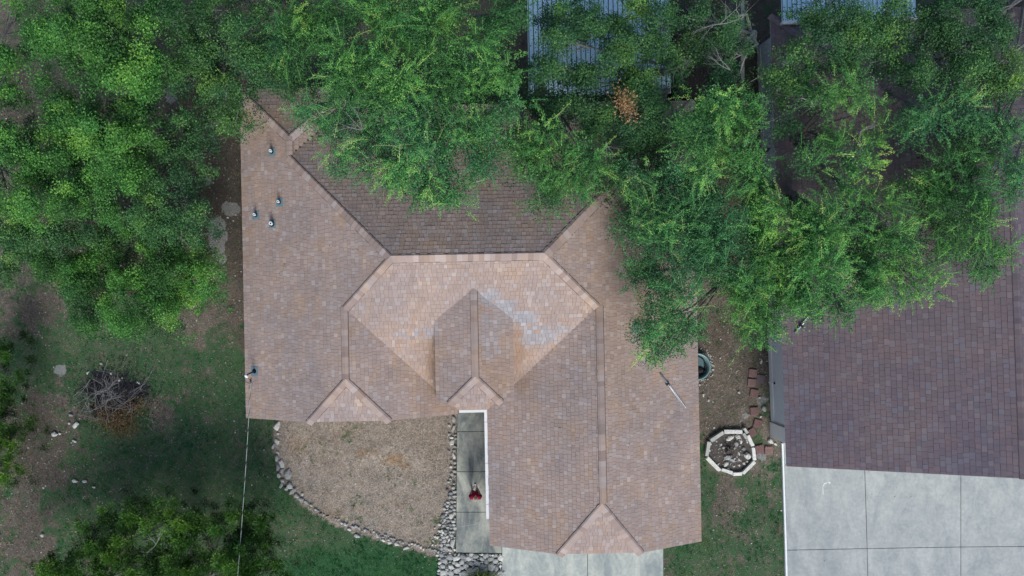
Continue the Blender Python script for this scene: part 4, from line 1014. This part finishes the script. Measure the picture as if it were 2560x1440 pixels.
tree('oak_tree', 'shaded oak at the left picture border above the open yard', 'tree', L_([(60,560,72),(20,620,60),(120,600,60),(60,650,50),(190,570,50),(-20,560,60),(10,680,40),(110,680,40)], 4.4), 'oak_dark', (40, 590), GL)
tree('elm_tree', 'dark elm above the north west corner of the roof', 'tree', L_([(470,70,75),(515,165,85),(600,90,88),(635,180,60),(560,215,42),(690,205,45),(470,190,50),(560,10,70),(655,20,60),(740,225,42),(600,240,35)], 6.3), 'oak_dark', (560, 120), GT, .9)
tree('elm_tree', 'yellow green elm at the top, left of the tallest elm', 'tree', L_([(760,50,85),(835,20,70),(735,130,60),(700,80,55),(800,100,45)], 7.4), 'elm', (760, 60), GT)
tree('elm_tree', 'tallest elm at the top middle with long light twigs', 'tree', L_([(895,130,85),(1000,55,95),(1085,110,75),(850,190,66),(970,215,82),(1095,200,78),(1180,120,80),(1245,50,66),(1262,190,50),(940,10,70),(1110,10,70),(1190,210,60),(1300,20,34)], 8.4), 'elm', (1050, 90), GT)
tree('elm_tree', 'wide elm hanging deepest over the middle of the north roof slope', 'tree', L_([(880,285,78),(845,395,48),(940,375,76),(1040,410,84),(1120,460,52),(1125,330,90),(1000,300,80),(1220,310,72),(1215,395,60),(820,320,34),(1060,480,40),(1128,500,26),(990,430,40),(760,280,40),(1280,250,36)], 7.8, .4), 'elm_cool', (1060, 215), GT)
tree('elm_tree', 'light tipped elm hanging over the north east hip of the roof', 'tree', L_([(1320,400,70),(1390,450,58),(1440,395,68),(1368,495,36),(1455,470,38),(1300,340,50),(1490,410,40),(1370,340,50)], 7.4, .4), 'elm', (1330, 225), GT)
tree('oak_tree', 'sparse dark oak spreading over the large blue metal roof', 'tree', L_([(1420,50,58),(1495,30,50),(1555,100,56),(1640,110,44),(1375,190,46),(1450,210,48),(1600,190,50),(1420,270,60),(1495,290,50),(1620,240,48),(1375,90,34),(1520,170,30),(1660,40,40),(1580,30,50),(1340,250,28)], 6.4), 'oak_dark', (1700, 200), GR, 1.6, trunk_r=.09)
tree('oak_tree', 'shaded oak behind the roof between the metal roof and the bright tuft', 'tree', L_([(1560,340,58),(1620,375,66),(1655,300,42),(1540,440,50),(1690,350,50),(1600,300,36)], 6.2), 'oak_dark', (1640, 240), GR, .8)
tree('elm_tree', 'bright tufted elm crown beside the wooden fence', 'tree', L_([(1800,265,62),(1765,335,66),(1860,310,60),(1725,300,46),(1850,390,52),(1880,250,34)], 8.3), 'elm', (1795, 300), GR, 1.1)
tree('elm_tree', 'broad elm covering the east roof slope down to the fallen pole', 'tree', L_([(1600,480,70),(1570,565,40),(1640,570,85),(1700,480,84),(1725,620,95),(1612,680,56),(1675,745,80),(1620,825,42),(1690,840,56),(1800,545,92),(1810,650,80),(1570,420,34),(1740,400,66),(1640,880,34),(1735,820,34)], 7.2, .5), 'elm_cool', (1800, 690), GR, trunk_r=.10)
tree('elm_tree', 'elm in the side yard between the two house roofs', 'tree', L_([(1895,430,62),(1925,550,86),(1900,680,80),(1885,775,56),(1955,740,66),(1965,640,80),(1895,835,34),(1860,720,40),(1930,820,34)], 7.0), 'elm', (1880, 600), GR)
tree('elm_tree', 'elm hanging over the west slope of the purple neighbour roof', 'tree', L_([(2065,560,90),(2150,610,84),(2060,670,84),(2180,690,66),(2085,745,44),(2190,510,50),(2150,755,26),(2250,600,84),(2290,700,66),(2010,720,50),(2040,600,60),(2040,770,40),(2120,780,26),(2200,740,36)], 7.6), 'elm', (1900, 480), GR)
tree('oak_tree', 'pale limbed oak at the top between the two metal roofs', 'tree', L_([(1800,60,56),(1745,110,60),(1860,130,40),(1800,170,50),(1700,160,40),(1745,30,46),(1850,30,34)], 6.2), 'oak_dark', (1850, 120), GR, .75, bark='pale_bark')
tree('oak_tree', 'spreading oak over the north end of the neighbour roof', 'tree', L_([(2000,150,62),(2085,70,75),(2155,110,66),(1960,215,52),(2100,170,50),(2190,30,60),(2030,60,44),(2230,120,60),(2085,15,44),(2150,40,50),(2230,40,50),(2290,30,50),(1990,290,36),(2050,260,30)], 6.8), 'oak_dark', (1908, 200), GR, .85, bark='pale_bark')
tree('elm_tree', 'yellow tipped elm sprig above the middle of the neighbour roof', 'tree', L_([(2115,235,54),(2160,225,44),(2070,235,36),(2200,265,30),(2085,340,46),(2150,400,50),(2190,340,40),(2030,400,40),(2130,470,40)], 7.3), 'elm', (1912, 380), GR, .85)
for lb, lo, stl, ba in (('elm near the right picture border above the neighbour roof', [(2330,480,80),(2400,400,80),(2440,520,90),(2370,600,70),(2480,640,70)], 'elm', (2440, 20)),
                   ('oak in the top right picture corner', [(2330,60,80),(2420,120,90),(2500,40,90),(2520,180,80),(2300,180,60)], 'oak_dark', (2500, 0)),
                   ('dark elm right of the spreading oak near the right border', [(2300,300,60),(2400,270,70),(2500,330,80),(2540,450,60)], 'elm_cool', (2620, 20))):
    tree('elm_tree' if 'elm' in stl else 'oak_tree', lb, 'tree', L_(lo, 7.2), stl, ba, GR)
tree('juniper_tree', 'bottom left juniper whose bare twigs show, farther from the cable', 'tree', L_([(225,1345,50),(330,1310,52),(290,1390,60),(190,1425,60),(110,1440,54),(350,1450,66),(255,1290,32),(270,1450,60),(400,1385,56),(60,1470,40),(390,1320,40)], 3.2, .5), 'juniper', (270, 1440), None, 1.3, .10)
tree('juniper_tree', 'juniper directly beneath the overhead cable at the bottom of the picture', 'tree', L_([(430,1298,56),(500,1335,66),(590,1345,54),(640,1395,56),(560,1420,66),(480,1440,74),(680,1435,42),(560,1295,36),(630,1330,34),(610,1460,60),(460,1380,50)], 3.4, .5), 'juniper', (530, 1440), None, 1.3, .10)
tree('juniper_tree', 'narrow row of juniper sprays at the left picture border', 'tree', L_([(0,890,44),(6,960,40),(4,1040,44),(12,1110,44),(4,1180,40),(-20,1000,50),(-20,1120,50)], 3.0, .4), 'juniper', (-25, 1040), None, 1.0, .09)

# dead pale branches showing in the crowns
def dead(u, v, z, dirs, L, label, ctx):
    p = P(u, v, z); e = empty('dead_branch', p, 0, label, 'branch', 'bare dead branches in the crowns'); r = random.Random(u)
    m = MB()
    for a in dirs: limb(m, Vector((0, 0, 0)), Vector((math.cos(a), math.sin(a), .1)), L*.7, .014, 4, r, .25, 5, .8, flat=.6)
    m.build('bare_branch', M['stick_bark'], e)
dead(905, 325, 8.7, (2.2, 2.8, 1.6), 1.1, 'grey bare branch fork in the wide elm above the north west ridge', 0)
dead(1515, 355, 7.2, (-1.2, -1.7), .9, 'pale bare twig over the brown roof gap left of the shaded oak', 0)
dead(1825, 175, 7.4, (2.3, 2.7), 1.3, 'long pale bare limb above the shed beside the fence', 0)
dead(1800, 60, 7.4, (.7, 3.6, .2), 1.4, 'bleached branch at the top edge between the metal roofs', 0)
dead(390, 1360, 4.4, (1.0, 2.2, 4.0), .7, 'tangle of grey bare twigs inside the bottom left juniper', 0)
dead(2150, 330, 7.9, (-1.5, .6), .8, 'pale bare limb under the yellow tipped elm sprig', 0)
N = 620; c = np.array(P(1565, 262, 7.0)); pos = c + rng.normal(0, 1, (N, 3))*np.array([.17, .27, .16]); pos[:, 0] += (c[1]-pos[:, 1])*.25
e = empty('dead_leaf_cluster', P(1565, 262, 7.0), 0, 'orange tan cluster of dead leaves hanging by the blue metal roof corner', 'leaf cluster')
quads_np('dry_leaves', leaf_quads(pos-c, .09, .045), rng.uniform(.2, .9, N), M['dry_leaf'], e, 'stuff')
m = MB(); limb(m, Vector((0, 0, -.1)), Vector((.2, -1, .1)), .6, .012, 2, random.Random(2)); m.build('twig', M['bark'], e)

# yucca shrub at the bottom edge
b = P(1203, 1450, 0); e = empty('yucca_shrub', b, 0, 'spiky green and yellow shrub growing in the rock bed at the bottom edge', 'shrub')
N = 520; th = rng.uniform(0, 6.283, N); el = rng.uniform(.15, 1.3, N); Lb = rng.uniform(.35, .62, N)
d = np.stack([np.cos(th)*np.cos(el), np.sin(th)*np.cos(el), np.sin(el)], 1); bs = rng.normal(0, .16, (N, 3))*np.array([1.7, 1, .3])+np.array([0, 0, .15])
sd_ = np.stack([-np.sin(th), np.cos(th), np.zeros(N)], 1)*.013
mid_ = bs+d*Lb[:, None]*.6; tip = bs+d*Lb[:, None]; tip[:, 2] -= .06
V = np.stack([bs, mid_-sd_, tip, mid_+sd_], 1); quads_np('spiky_leaves', V, np.clip(rng.normal(.45, .3, N), 0, 1), M['yucca_leaf'], e, 'stuff')
m = MB(); m.rock((0, 0, 0), .12, .1, .2, 0, rr); m.build('stem', M['bark'], e)
# broad leaved weed near the west wall
b = P(577, 775, 0); e = empty('weed_plant', b, 0, 'small broad leaved weed on the grass near the west eave', 'plant')
for q in range(6):
    a = q*1.05; m = MB(); m.add([(0, 0, .02), (.10*math.cos(a-.3), .10*math.sin(a-.3), .09), (.2*math.cos(a), .2*math.sin(a), .06), (.10*math.cos(a+.3), .10*math.sin(a+.3), .09)], [(0, 1, 2, 3)], .7); m.build('leaf', M['leaf_oak'], e)
    
# ------------------------------------------------------------------ grass, straw and litter
def on_free(X, Y):
    """not under roofs or slabs"""
    u = X*F/H+CU; v = CV-Y*F/H
    bad = inpoly(X, Y, [LW(*p) for p in [(XW+.5, -4.5), (.1, -4.5), (.1, -3), (2.2, -3), (2.2, -9.8), (XE-.5, -9.8), (XE-.5, YN-.5), (XW+.5, YN)]])
    for poly in ([(1139,1000),(1254,1000),(1256,1384),(1138,1384)], [(1253,1300),(1660,1300),(1660,1900),(1253,1900)], [(1950,1100),(2660,1100),(2660,1700),(1966,1700)], [(1925,100),(2600,100),(2600,1100),(1925,1100)],
                 [(1096,1386),(1252,1386),(1252,1520),(1096,1520)], [(1768,1078),(1880,1078),(1884,1180),(1766,1180)]):
        bad |= inpoly(u, v, poly)
    return ~bad
def scatter(n, x0, x1, y0, y1): return rng.uniform(x0, x1, n), rng.uniform(y0, y1, n)
def zground(X, Y): return (fbm(X, Y, .6, 5)-.5)*.06 + (fbm(X, Y, 2.4, 15, 3)-.5)*.035 - .035
X, Y = scatter(62000, -19.5, 15.5, -13.2, 9)
g, pl, wm, dk = ground_fields(X, Y)
keep = on_free(X, Y) & (rng.random(len(X)) < (g*.95*(1-pl*.8)+.09*(1-inpoly(X*F/H+CU, CV-Y*F/H, BED)))*np.clip(fbm(X, Y, 2.2, 61, 4)*3.2-.8, .2, 1))
X, Y, g = X[keep], Y[keep], g[keep]; nt = len(X); B = 11
uu = X*F/H+CU; tt = np.clip(.33 + np.where((uu < 610) | (uu > 1650), .17, 0) + (fbm(X, Y, .9, 51)-.5)*1.3 + (1-g)*.35 + rng.normal(0, .17, nt), 0, 1); ts = rng.uniform(.6, 1.5, nt)
X = np.repeat(X, B); Y = np.repeat(Y, B); tn = np.clip(np.repeat(tt, B)+rng.normal(0, .07, nt*B), 0, 1); sc_ = np.repeat(ts, B); n = len(X)
X = X + rng.normal(0, .022, n)*sc_; Y = Y + rng.normal(0, .022, n)*sc_
th = rng.uniform(0, 6.283, n); h = rng.uniform(.02, .06, n)*sc_; ln = rng.uniform(.5, 1.5, n)*h
z = zground(X, Y); wv = .0075*sc_; a = np.stack([X-np.sin(th)*wv, Y+np.cos(th)*wv, z-.005], 1); b_ = np.stack([X+np.sin(th)*wv, Y-np.cos(th)*wv, z-.005], 1); c_ = np.stack([X+np.cos(th)*ln, Y+np.sin(th)*ln, z+h], 1)
o = quads_np('grass', np.stack([a, b_, c_], 1), tn, M['grass_blade'], None, 'stuff', nv=3); tag(o, 'short green lawn grass with dry patches around the house', 'grass')
n_grass = n
X, Y = scatter(230000, -19.5, 15.5, -13.2, 9)
g, pl, wm, dk = ground_fields(X, Y); u = X*F/H+CU; v = CV-Y*F/H; inb = inpoly(u, v, BED)
keep = on_free(X, Y) & (rng.random(len(X)) < np.where(inb, .95, .42*(1-g)+.05))
X, Y, inb, dk = X[keep], Y[keep], inb[keep], dk[keep]; n = len(X); z = zground(X, Y)+rng.uniform(.002, .025, n); pos = np.stack([X, Y, z], 1)
V = leaf_quads(pos, rng.uniform(.03, .12, n), rng.uniform(.008, .024, n), 1.2, .4); tn = np.clip(rng.normal(.5, .28, n)+(fbm(X, Y, 2.0, 71)-.5)*.9+np.where(inb, .1, -.12)-dk*.25, 0, 1)
o = quads_np('leaf_litter', V, tn, M['straw'], None, 'stuff'); tag(o, 'dry straw and fallen leaves lying on the bare soil', 'leaf litter')
X, Y = scatter(26000, -19.5, 15.5, -13.2, 9)
g, pl, wm, dk = ground_fields(X, Y); u = X*F/H+CU; v = CV-Y*F/H; inb = inpoly(u, v, BED)
keep = on_free(X, Y) & (rng.random(len(X)) < np.where(inb, .12, .02+.16*(1-g)+.5*pl)*np.where((u < 350) & (v > 900), 1.3, 1))
X, Y = X[keep], Y[keep]; m = MB(); rp = random.Random(8)
for x, y in zip(X, Y):
    s = .012+.03*rp.random()**3; m.rock((x, y, float(zground(np.array([x]), np.array([y]))[0])), s*rp.uniform(.8, 1.6), s, s*.8, rp.uniform(0, 3), rp, min(1, max(0, rp.gauss(.6, .25))), sides=5, sink=.01)
o = m.build('pebbles', M['pale_stone'], None, 'stuff'); tag(o, 'small limestone chips scattered over the soil and grass', 'pebbles')
n_peb = len(X)

N = 900; lu = np.concatenate([rng.uniform(610, 1000, 260), rng.uniform(1380, 1760, 340), rng.uniform(1960, 2500, 300)]); lv = np.concatenate([rng.uniform(250, 700, 260), rng.uniform(480, 1150, 340), rng.uniform(250, 1100, 300)])
pp = [RP(u, v, roofz if u < 1800 else roofz2) for u, v in zip(lu, lv)]; pos = np.array([(p.x, p.y, p.z+.035) for p in pp])
o = quads_np('fallen_leaves', leaf_quads(pos, rng.uniform(.03, .07, N), rng.uniform(.015, .03, N), 1, .4), rng.uniform(0, 1, N), M['dry_leaf'], None, 'stuff'); tag(o, 'scattered dry leaves fallen on the shingle roofs under the trees', 'fallen leaves')
# ------------------------------------------------------------------ person
def skin_mesh(name, nodes, edges, mat, parent, sub=2, root=0):
    me = bpy.data.meshes.new(name); me.from_pydata([n[:3] for n in nodes], edges, []); me.materials.append(mat)
    o = bpy.data.objects.new(name, me); COL.objects.link(o)
    o.modifiers.new('s', 'SKIN'); sk = me.skin_vertices[0].data if me.skin_vertices else None
    if sk is None: return o
    for i, n in enumerate(nodes):
        r = n[3]; sk[i].radius = (r, r) if not isinstance(r, tuple) else r; sk[i].use_root = (i == root)
    o.modifiers.new('d', 'SUBSURF').levels = sub; o.modifiers['d'].render_levels = sub
    bpy.context.view_layer.update(); dg = bpy.context.evaluated_depsgraph_get()
    nm = bpy.data.meshes.new_from_object(o.evaluated_get(dg)); nm.name = name; o.modifiers.clear(); o.data = nm
    nm.polygons.foreach_set('use_smooth', [True]*len(nm.polygons))
    if not nm.materials: nm.materials.append(mat)
    o.parent = parent; return o
# feet stand so that the head shows at (1189, 1254) in the photograph; the figure faces north (+Y)
hp = P(1189, 1251, 1.55); pe = empty('person', (hp.x, hp.y+.10, .05), 0, 'person in a dark red shirt standing on the walkway holding a white controller', 'person')
N_ = [(0, 0, .92, .13), (0, .01, 1.08, .115), (0, .0, 1.25, .13), (0, -.02, 1.36, .11), (0, -.01, 1.43, .055), (0, .02, 1.50, .085), (0, .035, 1.60, .088),   # 0-6 pelvis..head
      (.17, -.03, 1.35, .058), (.21, .03, 1.12, .043), (.13, .24, 1.06, .034), (.055, .36, 1.10, .028),                                                             # right arm 7-10
      (-.17, -.03, 1.35, .058), (-.21, .03, 1.12, .043), (-.13, .24, 1.06, .034), (-.055, .36, 1.10, .028),                                                         # left arm 11-14
      (.09, .0, .86, .085), (.10, .02, .48, .058), (.10, -.01, .10, .04), (.11, .13, .04, .035),
      (-.09, .0, .86, .085), (-.10, .02, .48, .058), (-.10, -.01, .10, .04), (-.11, .13, .04, .035)]
E_ = [(0, 1), (1, 2), (2, 3), (3, 4), (4, 5), (5, 6), (3, 7), (7, 8), (8, 9), (9, 10), (3, 11), (11, 12), (12, 13), (13, 14), (0, 15), (15, 16), (16, 17), (17, 18), (0, 19), (19, 20), (20, 21), (21, 22)]
base_n = len(N_)
for sx, wr in ((1, 10), (-1, 14)):    # fingers and thumbs
    for k in range(4):
        x0 = sx*(.075-.012*k); a = len(N_)
        N_ += [(x0-sx*.012, .40+.004*k, 1.115-.012*k, .0095), (x0-sx*.022, .435-.006*abs(k-1), 1.112-.012*k, .0085), (x0-sx*.036, .44-.004*k, 1.10-.012*k, .0075)]
        E_ += [(wr, a), (a, a+1), (a+1, a+2)]
    a = len(N_); N_ += [(sx*.035, .375, 1.135, .0105), (sx*.022, .40, 1.145, .009)]; E_ += [(wr, a), (a, a+1)]
body = skin_mesh('body', N_, E_, M['skin'], pe)
SH = [(0, .02, .90, .155), (0, .04, 1.08, .155), (0, .03, 1.25, .165), (0, .0, 1.37, .135), (.175, -.02, 1.37, .088), (.225, .05, 1.19, .080), (-.175, -.02, 1.37, .088), (-.225, .05, 1.19, .080)]
skin_mesh('shirt', SH, [(0, 1), (1, 2), (2, 3), (3, 4), (4, 5), (3, 6), (6, 7)], M['maroon_cloth'], pe)
JN = [(0, 0, .90, .138), (.09, 0, .84, .098), (.10, .02, .48, .072), (.10, -.01, .12, .058), (-.09, 0, .84, .098), (-.10, .02, .48, .072), (-.10, -.01, .12, .058)]
skin_mesh('trousers', JN, [(0, 1), (1, 2), (2, 3), (0, 4), (4, 5), (5, 6)], M['denim'], pe)
for sx in (1, -1): skin_mesh('shoe', [(sx*.105, -.03, .04, .05), (sx*.108, .06, .035, .045), (sx*.112, .16, .03, .038)], [(0, 1), (1, 2)], M['shoe_white'], pe)
HR = [(0, .01, 1.665, .082), (0, -.035, 1.60, .098), (0, -.05, 1.50, .075), (0, -.07, 1.40, .045), (0, -.085, 1.30, .03)]
skin_mesh('hair', HR, [(0, 1), (1, 2), (2, 3), (3, 4)], M['hair'], pe)
m = MB(); m.lathe([(0, -.02), (.014, -.012), (.016, 0), (.008, .018), (0, .02)], (0, .125, 1.585), 8); m.build('nose', M['skin'], pe, smooth=True)
for sx in (1, -1):
    m = MB(); m.lathe([(0, -.008), (.008, 0), (0, .008)], (sx*.03, .116, 1.615), 8); m.build('eye', M['black_rubber'], pe, smooth=True)
    m = MB(); m.lathe([(0, -.03), (.014, -.015), (.017, .01), (0, .03)], (sx*.088, .03, 1.59), 8); m.build('ear', M['skin'], pe, smooth=True)
m = MB(); m.box((0, .112, 1.545), .045, .012, .01); m.build('mouth', M['maroon_cloth'], pe)
rc = empty('drone_controller', (hp.x, hp.y+.10+.42, 1.14), 0, 'small white remote controller held by the person in the red shirt', 'controller')
m = MB(); m.box((0, .0, .0), .10, .13, .028, .12, jit=.002); o = m.build('case', M['white_pipe'], rc); bv = o.modifiers.new('b', 'BEVEL'); bv.width = .01; bv.segments = 2
m = MB(); m.box((0, .09, .012), .085, .06, .012, .12); m.build('screen', M['glass_dark'], rc)
for sx in (-1, 1):
    m = MB(); m.lathe([(.008, .028), (.006, .045), (.011, .046), (0, .05)], (sx*.028, -.02, 0), 8); m.build('stick', M['black_rubber'], rc)
print('leaves', n_leaf, 'grass', n_grass, 'pebbles', n_peb, 'tabs', len(R1.tabs), len(R2.tabs), 'caps', len(R1.caps))
